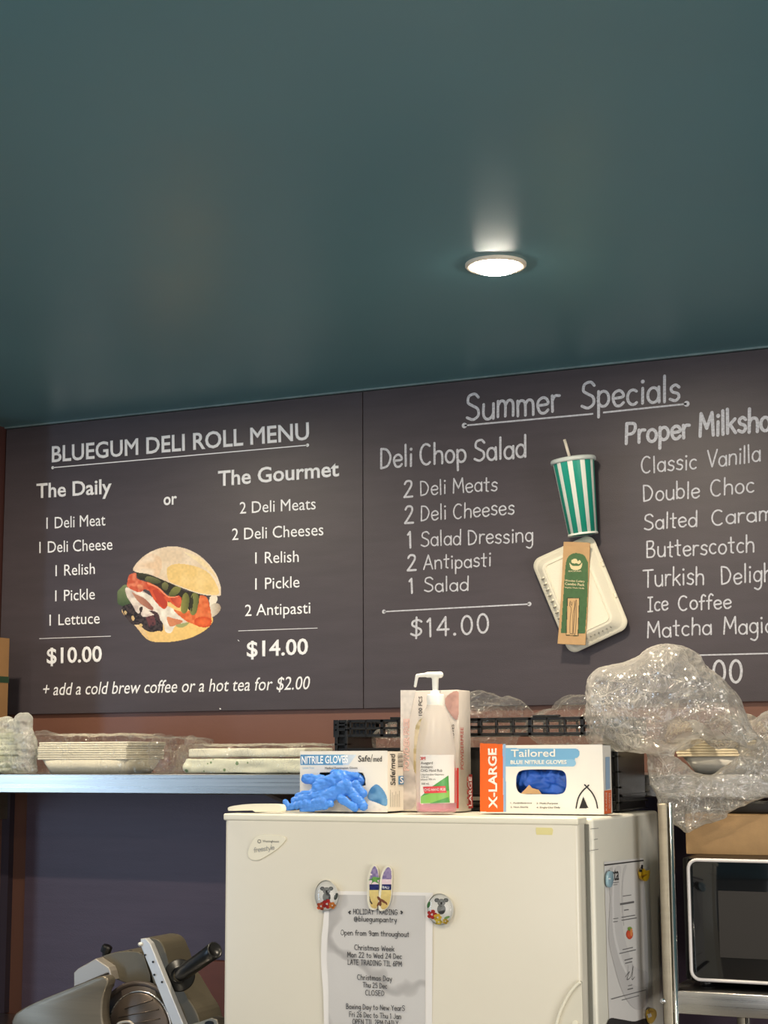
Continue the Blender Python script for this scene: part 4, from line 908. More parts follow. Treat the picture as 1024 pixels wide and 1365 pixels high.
text('POWDER FREE', c6(664, 560), c6(664, 297), (-6.4, 0), PlY(Y2-.001), mat('pink_outline_ink', L(216, 146, 136), .6), tb, bold=.035)
text('POWDER FREE', c6(663, 559), c6(663, 299), (-5.8, 0), PlY(Y2-.0014), mat('grey_carton_print', L(220, 206, 196), .6), tb, bold=.002)
text('100 PCS', c6(732, 280), c6(732, 183), (-4.6, 0), PlY(Y2-.001), M_ink, tb, bold=.01)
text('GLOVES', c6(893, 420), c6(893, 325), (-4.0, 0), PlY(Y2-.001), M_ink, tb, bold=.01)
S2 = PlX(b2.x+.0008)
text('POWDERFREE', c6(942, 552), c6(940, 340), (-4, 0), S2, M_redo, tb); text('LARGE', c6(978, 735), c6(978, 590), (-5, 0), PlX(b2.x+.0008), M_redo, tb, bold=.02)
bm = bmesh.new(); bm.faces.new([bm.verts.new(S2(*c6(*p))) for p in ((968, 578), (985, 577), (988, 748), (966, 750))]); bm_obj('red_band', bm, mat('red_print', L(186, 66, 60), .5), tb)
# overwrite the word in white on the band
text('LARGE', c6(982, 738), c6(981, 590), (-3.6, 0), PlX(b2.x+.0014), M_white, tb, bold=.01)

# --- pump bottle of hand rub
Y3 = PZ(582, 1082.8, FT).y+.0
cb3 = PlY(2.735)(582, 1081.5); cb3.z = FT
Rb = (PlY(cb3.y)(607.8, 1070)-PlY(cb3.y)(555.9, 1070)).length/2*.955
hz = lambda y: PlY(cb3.y)(582, y).z-FT
bt = thing('hand_rub_bottle', cb3, 'clear pump bottle with green-labelled hand rub and a little pink liquid', 'bottle')
def bottle_mat():
    m = bpy.data.materials.new('frosted_bottle'); m.use_nodes = True; N = m.node_tree.nodes; K = m.node_tree.links; p = N['Principled BSDF']
    p.inputs['Base Color'].default_value = (*L(236, 230, 222), 1); p.inputs['Roughness'].default_value = .22; p.inputs['Specular IOR Level'].default_value = .6
    t = N.new('ShaderNodeBsdfTransparent'); tl = N.new('ShaderNodeBsdfTranslucent'); tl.inputs[0].default_value = (*L(236, 228, 222), 1)
    m1 = N.new('ShaderNodeMixShader'); m1.inputs[0].default_value = .4; K.new(p.outputs[0], m1.inputs[1]); K.new(tl.outputs[0], m1.inputs[2])
    m2 = N.new('ShaderNodeMixShader'); m2.inputs[0].default_value = .50; K.new(t.outputs[0], m2.inputs[1]); K.new(m1.outputs[0], m2.inputs[2]); K.new(m2.outputs[0], N['Material Output'].inputs[0]); return m
prof = [(0, .001), (Rb*.9, .001), (Rb*.985, .004), (Rb, .010)]+[(Rb*r, hz(y)) for r, y in ((1, 1040), (1, 1012), (.985, 1000), (.93, 988), (.84, 974), (.74, 962), (.60, 950), (.46, 942), (.42, 938))]
lathe('bottle_body', cb3, (0, 0, 1), prof, bottle_mat(), bt, 48)
lathe('liquid', cb3, (0, 0, 1), [(0, .003), (Rb*.9, .003), (Rb*.96, .006), (Rb*.965, hz(1069.5)), (0, hz(1069.5))], mat('pink_liquid', L(206, 62, 124), .2, emit=None), bt, 40)
Rc = Rb*.435
lathe('cap', cb3, (0, 0, 1), [(Rc, hz(941.5)), (Rc, hz(927)), (Rc*.94, hz(925.5)), (Rc*.6, hz(925)), (Rc*.58, hz(920.5)), (0, hz(920.5))], M_plast2 if False else mat('white_plastic', L(240, 238, 230), .35), bt, 32)
M_wp = mat('white_plastic', (0, 0, 0))
lathe('pump_stem', cb3, (0, 0, 1), [(Rb*.15, hz(921)), (Rb*.17, hz(905)), (Rb*.22, hz(903))], M_wp, bt, 20)
pc = cb3+Vector((0, 0, 0)); H = lambda x, y: PlY(cb3.y)(x, y)
pu = blob('pump_head', [('c', H(570, 899.5), H(587, 899.6), .0055, .0062), ('c', H(556.5, 900.5), H(570, 899.5), .0035, .0045), ('c', H(556, 901), H(553.6, 914.5), .0034, .0030)], .0013, None, M_wp, bt, 2)
# curved label with its print
def wrap(x, y, r):
    """photo point -> point on the bottle's side (radius r) facing the viewer"""
    d = ray(x, y); o = EYE-cb3; A_q = d.x*d.x+d.y*d.y; B_q = 2*(o.x*d.x+o.y*d.y); C_q = o.x*o.x+o.y*o.y-r*r; D_q = B_q*B_q-4*A_q*C_q
    if D_q < 0: D_q = 0
    return EYE+d*((-B_q-math.sqrt(D_q))/(2*A_q))
class Cyl:
    def __init__(s, r): s.r = r
    def __call__(s, x, y): return wrap(x, y, s.r)
def wrap_patch(name, poly, r, m, parent, n=14):
    """polygon given in photo units, cut into narrow upright strips that follow the curve"""
    xs = [p[0] for p in poly]; x0, x1 = min(xs), max(xs); bm = bmesh.new(); prev = None
    for i in range(n+1):
        x = min(max(x0+(x1-x0)*i/n, x0+1e-4), x1-1e-4); ys = []
        for (ax, ay), (bx_, by) in zip(poly, poly[1:]+poly[:1]):
            if (ax-x)*(bx_-x) <= 0 and ax != bx_: ys.append(ay+(by-ay)*(x-ax)/(bx_-ax))
        if not ys: continue
        u, l = bm.verts.new(wrap(x, min(ys), r)), bm.verts.new(wrap(x, max(ys), r))
        if prev: bm.faces.new((prev[0], u, l, prev[1]))
        prev = (u, l)
    return bm_obj(name, bm, m, parent)
c6l = lambda *p: [c6(x, y) for x, y in zip(p[::2], p[1::2])]
wrap_patch('label', c6l(722,480, 893,478, 893,722, 722,726), Rb+.0006, M_paper, bt, 20)
wrap_patch('green_print', c6l(724,690, 780,640, 868,580, 872,720, 724,724), Rb+.0010, mat('leaf_green', L(74, 150, 72), .4), bt, 20)
wrap_patch('green_print', c6l(724,690, 800,664, 870,660, 870,720, 724,724), Rb+.0013, mat('light_green', L(128, 186, 84), .4), bt, 20)
wrap_patch('green_print', c6l(770,724, 870,690, 871,720), Rb+.0015, mat('leaf_green', (0,0,0)), bt, 16)
wrap_patch('red_print', c6l(735,640, 855,636, 856,670, 736,674), Rb+.0019, mat('label_red', L(206, 56, 62), .4), bt, 16)
wrap_patch('red_strip', c6l(897,545, 902,545, 902,720, 897,722), Rb+.0008, mat('label_red', (0,0,0)), bt, 4)
def wtext(s, a, b, cap, r, m, parent, bold=0):
    ch = capheight(); me = font_mesh(s, bold); xs = [v.co.x for v in me.vertices]; x0, x1 = min(xs), max(xs)
    for v in me.vertices:
        u = (v.co.x-x0)/(x1-x0); k = v.co.y/ch; v.co = wrap(a[0]+(b[0]-a[0])*u, a[1]+(b[1]-a[1])*u-cap*k, r)
    me.update(); return link('lettering', me, m, parent)
wtext('3M', c6(722, 505), c6(748, 504), 4, Rb+.0012, mat('label_red', (0,0,0)), bt, .03)
for s, xa, xb, y, c in (('Avagard', 724, 785, 527, 3.6), ('Antiseptic', 724, 786, 546, 3.4), ('CHG Hand Rub', 724, 833, 565, 3.6), ('Chlorhexidine Gluconate', 724, 842, 583, 2.2), ('0.5% w/v', 726, 765, 595, 2), ('Ethanol 70% v/v', 724, 800, 608, 2.4), ('500 mL', 727, 768, 630, 2.6)):
    wtext(s, c6(xa, y), c6(xb, y-1), c, Rb+.0012, M_ink, bt)
wtext('CHG HAND RUB', c6(742, 662), c6(850, 659), 3.4, Rb+.0024, M_white, bt, .02)

# --- orange and white extra-large glove box
Y4 = 2.755; P4 = PlY(Y4)
a4 = P4(641, 1083); b4 = P4(805.3, 1084); z4 = P4(725, 993).z; d4 = PXX(814.6, 1083, b4.x).y-Y4
d4 = max(d4, .05)
ob = thing('glove_box', ((a4.x+b4.x)/2, Y4+d4/2, FT), 'white and orange box of extra-large blue gloves with an oval window', 'box')
def c7(x, y): return (610+x/3.793, 880+y/3.793)
hole4 = [c7(x, y) for x, y in crom([(318,560),(370,553),(500,554),(540,566),(551,600),(548,650),(520,677),(420,678),(330,676),(300,655),(295,610),(300,580)], True, 4)]
carton(P4, a4.x, b4.x, Y4, d4, z4, hole4, M_boxw, None, ob)
D4 = PlY(Y4-.0005)
decal('front_print', ob, (640, 990, 806, 1086), .6, D4, [
    ([(112,420),(228,424),(232,768),(112,766)], (226,98,32)), ([(230,424),(243,424),(246,768),(232,768)], (142,172,206)),
    (rrect(210,447,617,496,22), (118,172,208)), ([(112,420),(228,424),(232,768),(112,766)], (226,98,32)), ([(230,424),(243,424),(246,768),(232,768)], (142,172,206)), ([(246,490),(595,490),(595,504),(246,504)], (118,172,208)),
    (rrect(230,502,598,538,16), (140,186,216)), ([(230,424),(243,424),(246,768),(232,768)], (142,172,206)),
    ([(615,750),(636,690),(662,748)], (40,38,38)), ([(243,445),(300,445),(300,538),(243,536)], (120,174,209)),
], M_attr, (610, 880, 3.793))
E4 = PlY(Y4-.001)
text('X-LARGE', c7(200, 750), c7(196, 446), (-10.6, 0), E4, M_boxw, ob, bold=.03)
text('Tailored', c7(270, 489), c7(494, 487), 9.4, E4, M_boxw, ob, bold=.014); text('BLUE NITRILE GLOVES', c7(268, 525), c7(552, 524), 4.6, E4, M_boxw, ob, bold=.03)
bm = bmesh.new()
for pts in (S_(600,748,610,700,630,665,664,632), S_(643,630,680,670,700,710,708,748)): ribbon(bm, [E4(*c7(*p)) for p in pts], .0024, Vector((0, -1, 0)))
bm_obj('tepee_emblem', bm, M_ink, ob)
for s, xa, xb, y in (('1. Ambidextrous', 268, 376, 726), ('2. Non-Sterile', 268, 358, 747), ('3. Multi-Purpose', 400, 508, 728), ('4. Single-Use Only', 400, 520, 749)):
    text(s, c7(xa, y), c7(xb, y), 2.2, E4, M_ink, ob, bold=.01)
S4 = PlX(b4.x+.0006)
for pts, m_ in ((((743, 660), (778, 656), (778, 774), (743, 777)), mat('box_orange', L(226, 98, 32), .5)), (((748, 490), (770, 488), (772, 650), (750, 656)), mat('box_pale_blue', L(150, 178, 206), .5))):
    bm = bmesh.new(); bm.faces.new([bm.verts.new(S4(*c7(*p))) for p in pts]); bm_obj('side_print', bm, m_, ob)
text('X-LARGE', c7(756, 765), c7(756, 668), (-1.8, 0), PlX(b4.x+.0012), M_boxw, ob); text('GLOVES', c7(772, 750), c7(772, 672), (-1.8, 0), PlX(b4.x+.0012), M_boxw, ob)
K4 = lambda x, y, d: PlY(Y4+d)(*c7(x, y))
gv = blob('glove', [('c', K4(330, 600, .030), K4(430, 625, .026), .018, .020, .7), ('c', K4(450, 595, .030), K4(545, 615, .024), .018, .016, .7), ('c', K4(420, 650, .018), K4(540, 655, .016), .010, .013, .7), ('c', K4(320, 568, .026), K4(440, 585, .022), .009, .010, .7), ('c', K4(460, 575, .020), K4(540, 590, .022), .008, .009, .7), ('b', K4(296, 690, .034), K4(560, 560, .040))],
          .0022, lambda p: .0055*ridged(p, 24, 5)-.004, M_gloved, None, 2, keep=lambda co: np.column_stack([np.clip(co[:, 0], a4.x+.003, b4.x-.003), np.clip(co[:, 1], Y4+.0015, Y4+d4-.002), np.clip(co[:, 2], FT+.003, z4-.003)]))
tag(recentre(gv), 'folded blue nitrile glove seen through the oval window of the orange-ended box', 'glove')
prism('torn_flap', [PlY(Y4+.0006)(*c7(*p)) for p in ((318, 676), (345, 650), (362, 630), (376, 646), (410, 655), (425, 677))], (0, .0008, 0), M_card, ob)

# ================================================================== BLACK FOLDING CRATE
Yc = 2.90; Pc = PlY(Yc)
cx0 = Pc(446.5, 1000).x; cx1 = Pc(824, 1000).x; cyb = 3.088; zt = Pc(640, 957).z; zb = FT+.0005
cr = thing('folding_crate', ((cx0+cx1)/2, (Yc+cyb)/2, FT), 'black plastic folding crate standing behind the glove boxes on the fridge', 'crate')
def bars(name, y0, y1, xs, zs, parent, axis='x'):
    bm = bmesh.new()
    for a_, b_ in zs: bm_box(bm, (xs[0], y0, a_), (xs[1], y1, b_), .0006, 1) if axis == 'x' else bm_box(bm, (y0, xs[0], a_), (y1, xs[1], b_), .0006, 1)
    return bm_obj(name, bm, M_black, parent)
ph = lambda y: Pc(640, y).z
rails = [(ph(961), zt), (ph(970.5), ph(967.5)), (ph(981), ph(977)), (ph(1000), ph(996)), (ph(1062), ph(1058)), (ph(1070), ph(1067)), (zb, ph(1078))]
W_ = cx1-cx0
for yy, nm in ((Yc, 'front_side'), (cyb-.012, 'back_side')):
    f = bars(nm, yy, yy+.008, (cx0, cx1), rails, cr)
    n = 17
    for i in range(n+1):
        x = cx0+W_*i/n; big = i % 3 == 0
        bm = bmesh.new(); bm_box(bm, (x-(.0035 if big else .0016), yy, ph(981)), (x+(.0035 if big else .0016), yy+.010, zt), .0004, 1); bm_obj('rib', bm, M_black, f)
    box('lower_panel', (cx0+.012, yy+.004, ph(1058)), (cx1-.012, yy+.0065, ph(996)), mat('smoky_panel', L(46, 44, 42), .3), f)
for xx, nm in ((cx0, 'left_side'), (cx1-.008, 'right_side')):
    f = bars(nm, xx, xx+.008, (Yc, cyb), rails, cr, 'y')
    for i in range(11):
        y = Yc+(cyb-Yc)*i/10; bm = bmesh.new(); bm_box(bm, (xx, y-.0018, ph(981)), (xx+.009, y+.0018, zt), .0004, 1); bm_obj('rib', bm, M_black, f)
    box('lower_panel', (xx+.002, Yc+.01, zb), (xx+.006, cyb-.01, ph(981)), M_black, f)
for x in (cx0, cx1-.028):
    bm = bmesh.new(); bm_box(bm, (x, Yc-.002, zb), (x+.006, Yc+.02, zt), .001, 1); bm_box(bm, (x+.022, Yc-.002, zb), (x+.028, Yc+.02, zt), .001, 1)
    for y in (965, 972, 992, 1010, 1030, 1050, 1070): bm_box(bm, (x, Yc-.002, ph(y)), (x+.028, Yc+.016, ph(y)+.003))
    bm_box(bm, (x+.002, Yc+.008, zb), (x+.026, Yc+.012, zt)); bm_obj('corner_post', bm, M_black, cr)
bm = bmesh.new(); bm_box(bm, (cx0+.008, Yc+.008, zb), (cx1-.008, 3.04, zb+.003))
bm_obj('base', bm, M_black, cr)
bm = bmesh.new(); bm_box(bm, (Pc(520, 957).x, Yc-.001, zt), (Pc(560, 957).x, Yc+.012, zt+.004), .001, 1); bm_box(bm, (Pc(710, 957).x, Yc-.001, zt), (Pc(745, 957).x, Yc+.012, zt+.004), .001, 1); bm_obj('latch', bm, M_black, cr)
# things in the crate: two loose clear bags and a stack of pale lids
ci = lambda x, y, d=.15: PlY(Yc+d)(x, y)
bag1 = blob('plastic_bag', [('e', ci(650, 968), (.055, .08, .055)), ('e', ci(640, 945), (.03, .05, .028)), ('e', ci(672, 958), (.05, .07, .035)), ('e', ci(600, 975), (.07, .08, .04)), ('e', ci(560, 985), (.09, .09, .035))], .0045,
    lambda p: .007*ridged(p, 17, 1), M_film, None, 3, keep=lambda co: np.column_stack([np.clip(co[:, 0], cx0+.012, cx1-.012), np.clip(co[:, 1], Yc+.014, cyb-.016), np.maximum(co[:, 2], zb+.005)]))
tag(recentre(bag1), 'loose clear plastic bag poking up from the crate beside the tall grey carton', 'bag')
bag2 = blob('plastic_bag', [('e', ci(770, 962), (.045, .07, .045)), ('e', ci(740, 970), (.05, .07, .03)), ('e', ci(790, 958), (.03, .06, .03))], .0045,
    lambda p: .006*ridged(p, 19, 3), M_film, None, 3, keep=lambda co: np.column_stack([np.clip(co[:, 0], cx0+.012, cx1-.012), np.clip(co[:, 1], Yc+.014, cyb-.016), np.maximum(co[:, 2], zb+.005)]))
tag(recentre(bag2), 'loose clear plastic bag poking up from the crate next to the big bag', 'bag')
for k, (x, y, w) in enumerate(((700, 1012, .10), (600, 1012, .09), (520, 1012, .11))):
    c = ci(x, y, .12); lid = box('takeaway_tub', (max(c.x-w, cx0+.032), c.y-.06, zb+.004), (min(c.x+w*.4, cx1-.032), c.y+.05, c.z), mat('pale_tub_plastic', L(196, 186, 166), .5), bev=.008, smooth=True, seg=3)
    tag(recentre(lid), ['pale tub inside the black crate behind the orange-ended box', 'pale tub inside the black crate behind the pump bottle', 'pale tub inside the black crate behind the blue and white box'][k], 'tub')

# ================================================================== THINGS FIXED TO THE RIGHT BOARD
# clamshell container
cd_ = .045
clp = PlY(BX-cd_)
TL, TR, BR, BL = [PlY(BX-.02)(*p) for p in ((708.2, 748), (789.5, 711), (840.5, 836), (760.5, 873.5))]
def quadpt(u, v, y):
    p = (TL*(1-u)+TR*u)*(1-v)+(BL*(1-u)+BR*u)*v; return Vector((p.x, y, p.z))
def rq(ins, r, y, k=6):
    """rounded outline inset by ins (fractions of the real sides)"""
    w = (TR-TL).length; h = (BL-TL).length; return [quadpt(a/w, b/h, y) for a, b in rrect(ins, ins, w-ins, h-ins, r, k)]
cs = thing('clamshell', (TL+TR+BR+BL)/4, 'white pulp takeaway clamshell box fixed at a tilt to the blackboard', 'container')
cs.location.y = BX
def loft(name, loops, m, parent, capend=True, smooth=True):
    bm = bmesh.new(); R = [[bm.verts.new(p) for p in lp] for lp in loops]
    for A, B in zip(R, R[1:]):
        for i in range(len(A)): bm.faces.new((A[i], A[(i+1) % len(A)], B[(i+1) % len(B)], B[i]))
    if capend: bm.faces.new(R[-1]); bm.faces.new(R[0][::-1])
    o = bm_obj(name, bm, m, parent); 
    if smooth:
        for p in o.data.polygons: p.use_smooth = len(p.vertices) == 4
    return o
loft('base', [rq(.018, .02, BX-.001), rq(.013, .02, BX-.006), rq(.003, .022, BX-.019), rq(0, .022, BX-.021)], M_bag, cs)
loft('lid', [rq(0, .022, BX-.0215), rq(0, .022, BX-.0235), rq(.007, .020, BX-.0245), rq(.010, .019, BX-.027), rq(.022, .017, BX-.044), rq(.025, .014, BX-.0455), rq(.034, .012, BX-.0450)], M_bag, cs)
# moulded ribs and the raised panel on the lid
w = (TR-TL).length; h = (BL-TL).length
for k in range(7):
    u = .36+k*.066; A = quadpt(u, .86, BX-.0445); B = quadpt(u, .935, BX-.034)
    rod('moulded_rib', A, B, .0022, M_bag, cs, n=10)
for k in range(9):
    v = .22+k*.06; A = quadpt(.125, v, BX-.043); B = quadpt(.06, v, BX-.030); rod('moulded_rib', A, B, .0020, M_bag, cs, n=10)
ins = rq(.030, .012, BX-.0462); tube('raised_panel_edge', ins, .0011, M_bag, cs, 6, True)
for v in (.33, .66):
    loft('closing_tab', [[quadpt(u, vv, BX-.0245) for u, vv in ((.965, v-.03), (1.005, v-.03), (1.005, v+.03), (.965, v+.03))], [quadpt(u, vv, BX-.028) for u, vv in ((.97, v-.02), (1.0, v-.02), (1.0, v+.02), (.97, v+.02))]], M_bag, cs, smooth=False)
# cutlery packet on the clamshell
def c4(x, y): return (690+x/4.265, 570+y/4.265)
pk_y = BX-.047; pp = PlY(pk_y)
pk = thing('cutlery_packet', pp(765, 860), 'kraft paper cutlery packet with a green band fixed over the clamshell', 'packet')
pkp = [c4(*p) for p in ((265,650),(340,651),(415,656),(412,760),(405,900),(398,1080),(388,1238),(310,1234),(230,1230),(240,1120),(250,960),(258,800))]
prism('paper_sleeve', [pp(*p) for p in pkp], (0, -.004, 0), M_card, pk, .0008)
pq = PlY(pk_y-.0045)
decal('green_print', pk, (742, 722, 790, 862), .6, pq, [
    (crom([(272,800),(282,745),(310,718),(345,714),(380,728),(400,765)],False,5)+[(402,800),(396,1000),(384,1170),(247,1168),(258,1000),(266,880)], (74,106,66), (66,98,62), 'y'),
    ([(282,966),(354,968),(346,1186),(275,1182)], (44,52,34)), ([(286,970),(350,972),(342,1182),(279,1178)], (202,166,118)),
    (R_(296,768,312,785,350,785,368,768,360,800,330,810,304,800), (226,206,160)), (R_(306,755,330,745,345,765,330,772,312,770), (226,206,160)), (R_(338,770,352,752,360,765,350,775), (226,206,160)),
    ([(266,654),(413,660),(412,676),(266,670)], (190,152,108)),
], M_attr, (690, 570, 4.265))
pr2 = PlY(pk_y-.0049); M_kp = mat('pale_kraft_print', L(232, 214, 172), .6)
for s, xa, xb, y, yb, c in (('BIOPAK', 290, 366, 820, 819, 1.6), ('Wooden Cutlery', 270, 382, 874, 880, 2.6), ('Combo Pack', 270, 382, 894, 901, 3.2), ('Napkin / Fork / Knife', 270, 380, 912, 918, 1.8)):
    text(s, c4(xa, y), c4(xb, yb), c, pr2, M_kp, pk, bold=.02)
bm = bmesh.new()
for pts in (S_(300,985,296,1010,306,1030,300,1080,298,1165,306,1170,314,1165,316,1060,322,1030,326,1010,322,985), S_(302,990,304,1008,310,1008,310,990), S_(330,990,325,1060,318,1160,328,1170,334,1080,336,985,330,990)):
    ribbon(bm, [pr2(*c4(*p)) for p in pts], .0009, Vector((0, -1, 0)))
bm_obj('cutlery_outline', bm, M_ink, pk)
# striped milkshake cup with lid and straw, lying flat against the board
ctop = PlY(BX-.05)(764.3, 613.5); cbot = PlY(BX-.036)(777.4, 712.5)
cup = thing('paper_cup', cbot, 'green and white striped paper cup with a straw fixed to the blackboard', 'cup')
ax = (ctop-cbot); Hc = ax.length
Rt = (PlY(BX-.05)(790.6, 611)-PlY(BX-.05)(737.8, 615.7)).length/2; Rbt = (PlY(BX-.036)(796, 712)-PlY(BX-.036)(758.7, 713.6)).length/2
axn = ax.normalized(); xa_ = Vector((1, 0, 0)); xa_ = (xa_-axn*xa_.dot(axn)).normalized(); ya_ = axn.cross(xa_)
M_cupg = mat('cup_green', L(24, 152, 128), .4); M_cupw = mat('cup_white', L(238, 238, 226), .4)
bm = bmesh.new(); n = 50
ringA = [bm.verts.new(cbot+(xa_*math.cos(t)+ya_*math.sin(t))*Rbt) for t in [2*math.pi*(i-.5)/n for i in range(n)]]
ringB = [bm.verts.new(ctop+(xa_*math.cos(t)+ya_*math.sin(t))*Rt) for t in [2*math.pi*(i-.5)/n for i in range(n)]]
for i in range(n):
    f = bm.faces.new((ringA[i], ringA[(i+1) % n], ringB[(i+1) % n], ringB[i])); f.material_index = 0 if i % 5 < 3 else 1; f.smooth = True
bm.faces.new(ringA[::-1]); bm_obj('cup_body', bm, [M_cupg, M_cupw], cup)
lathe('base_rim', cbot, axn, [(Rbt*.9, -.0015), (Rbt+.001, -.0015), (Rbt+.0014, 0), (Rbt+.001, .0025), (Rbt+.0002, .003)], M_cupw, cup, 48)
lathe('lid', ctop, axn, [(Rt, -.006), (Rt+.0045, -.005), (Rt+.005, 0), (Rt+.003, .004), (Rt-.003, .005), (Rt-.006, .001), (0, .001)], mat('frosted_lid', L(206, 212, 206), .25), cup, 48)
sa = ctop+axn*.0; sdir = (PlY(BX-.05)(752.6, 586)-PlY(BX-.05)(758.6, 607)).normalized()
rod('straw', PlY(BX-.05)(760.5, 613), PlY(BX-.05)(752.6, 586), .0034, mat('paper_straw', L(236, 224, 206), .5), cup, n=14)

# ================================================================== ON THE SHELF, LEFT
Ys = SY+.02
def sh_pt(x, y, d=0): return PlY(Ys+d)(x, y)
# carton with a green band
cxr = PlY(3.42)(11.5, 900).x; ctz = PlY(3.38)(6, 849.5).z
ctn = thing('carton', ((XL+cxr)/2, 3.33, st), 'brown cardboard carton with a dark green stripe against the left wall', 'box')
box('carton_body', (XL+.003, 3.24, st), (cxr, 3.42, ctz), M_card2, ctn, .001)
g0, g1 = PlY(3.38)(6, 901).z, PlY(3.38)(6, 909.5).z
box('green_stripe', (XL+.003, 3.2392, g1), (cxr+.0006, 3.421, g0), M_green, ctn)
ORD = ['lowest', 'second from the bottom', 'third from the bottom', 'fourth from the bottom', 'fourth from the top', 'third from the top', 'second from the top', 'topmost']
# bag of round lids at the far left
lz = st
t = None
for k in range(7):
    c = sh_pt(-8, 1030-k*10, .06); c.z = lz+.002+k*.0135
    lid = lathe('bowl_lid', c, (0, 0, 1), [(0, 0), (.060, 0), (.064, .003), (.066, .010), (.062, .012), (0, .010)], mat('pale_green_lid', L(214, 220, 186), .4), None, 40)
    tag(recentre(lid), 'pale green lid, '+ORD[k if k < 4 else k+1]+' of the bagged stack at the shelf\'s far left', 'lid', 'bagged stack of pale green lids')
sh_pt2 = PlY(Ys+.03)
bagL = blob('plastic_bag', [('e', sh_pt(-5, 1000, .06), (.075, .07, .052)), ]+pillow(sh_pt2, [(-20,965),(0,958),(12,955),(20,960),(27,951),(30,948.5),(32,951),(35,949),(41,954),(41,972),(46,984),(50,1000),(46,1020),(50,1031),(24,1031),(0,1031),(-20,1031)], .016, step=.007), .0030,
    lambda p: .0022*ridged(p, 26, 4), M_filmw, None, 3, keep=lambda co: np.column_stack([np.maximum(co[:, 0], XL+.002), np.clip(co[:, 1], SY+.002, WY-.02), np.maximum(co[:, 2], st+.0006)]))
tag(recentre(bagL), 'whitish plastic bag with a twisted peak at the far left end of the shelf', 'bag')
# stack of clamshell boxes in a clear bag
x0, x1 = sh_pt(46, 1020).x, sh_pt(165, 1020).x
zt1 = sh_pt(100, 989).z; zt2 = sh_pt(100, 1013).z
n = 8
for k in range(n):
    za = zt2+(zt1-zt2)*k/n; zc = zt2+(zt1-zt2)*(k+1)/n
    dx = random.uniform(-.003, .003)
    b_ = box('clamshell', (x0+dx, Ys+.012, za+.0004), (x1+dx, Ys+.17, zc), M_bag, bev=.0012, smooth=True)
    tag(recentre(b_), 'cream pulp clamshell, '+ORD[k]+' of the bagged stack on the shelf', 'container', 'bagged stack of clamshell lids')
def tub_loft(x0, x1, y0, y1, z0, z1, ins, m, label, grp=None, nm='takeaway_tray'):
    lo = [Vector((a, b, z0)) for a, b in rrect(x0+ins, y0+ins, x1-ins, y1-ins, .015)]; hi = [Vector((a, b, z1)) for a, b in rrect(x0, y0, x1, y1, .02)]
    o = loft(nm, [lo, hi], m, None); tag(recentre(o), label, 'container', grp); return o
tub_loft(x0+.002, x1-.002, Ys+.014, Ys+.168, st+.0005, zt2, .016, M_bag, 'cream pulp tray under the bagged clamshell stack on the left of the shelf')
bagM = blob('plastic_bag', [('b', (x0-.012, Ys+.002, st+.001), (x1+.010, Ys+.20, zt1+.012)), ('b', (x1-.03, Ys+.004, st+.001), (sh_pt(235, 1020).x, Ys+.16, zt1+.004)), ('e', sh_pt(60, 984, .06), (.03, .04, .012)), ('e', sh_pt(200, 1010, .06), (.05, .06, .03))], .0042,
    lambda p: .0050*ridged(p, 21, 6), M_film, None, 5, keep=lambda co: np.column_stack([co[:, 0], np.clip(co[:, 1], SY+.002, WY-.02), np.maximum(co[:, 2], st+.0006)]))
tag(recentre(bagM), 'clear plastic bag wrapped round the stack of cream clamshells on the shelf', 'bag')
# pile of printed paper bags in a clear bag
u0_, u1_ = sh_pt(243, 1020).x, sh_pt(405, 1020).x; zp = sh_pt(320, 997).z
def leafprint():
    m = bpy.data.materials.new('leaf_printed_paper'); m.use_nodes = True; N = m.node_tree.nodes; K = m.node_tree.links; p = N['Principled BSDF']
    tc = N.new('ShaderNodeTexCoord'); v = N.new('ShaderNodeTexVoronoi'); v.inputs['Scale'].default_value = 60; v.inputs['Randomness'].default_value = .7; K.new(tc.outputs['Object'], v.inputs['Vector'])
    r = N.new('ShaderNodeValToRGB'); r.color_ramp.interpolation = 'CONSTANT'; r.color_ramp.elements[0].color = (*L(122, 150, 104), 1); r.color_ramp.elements[1].position = .27; r.color_ramp.elements[1].color = (*L(230, 230, 208), 1)
    K.new(v.outputs['Distance'], r.inputs[0]); K.new(r.outputs[0], p.inputs['Base Color']); p.inputs['Roughness'].default_value = .7; return m
M_leaf = leafprint(); hgt = (zp-st)
M_plainbag = mat('plain_cream_paper', L(228, 224, 204), .7, bump=.2, bscale=60)
for k, (f0, f1, m_) in enumerate(((0, .62, M_leaf), (.62, 1.0, M_plainbag))):
    za = st+.001+hgt*f0; zc = st+hgt*f1
    b_ = blob('paper_bag_bundle', [('b', (u0_+.008*k, Ys+.012, za+.001), (u1_-.004*k, Ys+.15, zc-.001)), ('c', (u0_+.004+.010*k, Ys+.02, (za+zc)/2-.002), (u0_+.004+.010*k, Ys+.14, (za+zc)/2-.002), (zc-za)*.42, (zc-za)*.42)], .0032, lambda p: .0026*mnoise.noise(Vector((p.x*16, p.y*16, p.z*60))), m_, None, 3)
    tag(recentre(b_), ['lower bundle of leaf-printed paper bags in the pile on the shelf', 'plain cream bundle of paper bags lying on the leaf-printed ones'][k], 'paper bags')
bagR = blob('plastic_bag', [('b', (u0_-.014, Ys+.004, st+.001), (u1_+.03, Ys+.17, zp+.003)), ('e', sh_pt(225, 1015, .04), (.04, .04, .024)), ('e', sh_pt(262, 992, .04), (.025, .03, .008), .5), ('e', sh_pt(214, 1000, .05), (.02, .03, .03))], .0042,
    lambda p: .0045*ridged(p, 22, 8), M_film, None, 5, keep=lambda co: np.column_stack([co[:, 0], np.clip(co[:, 1], SY+.002, WY-.02), np.maximum(co[:, 2], st+.0006)]))
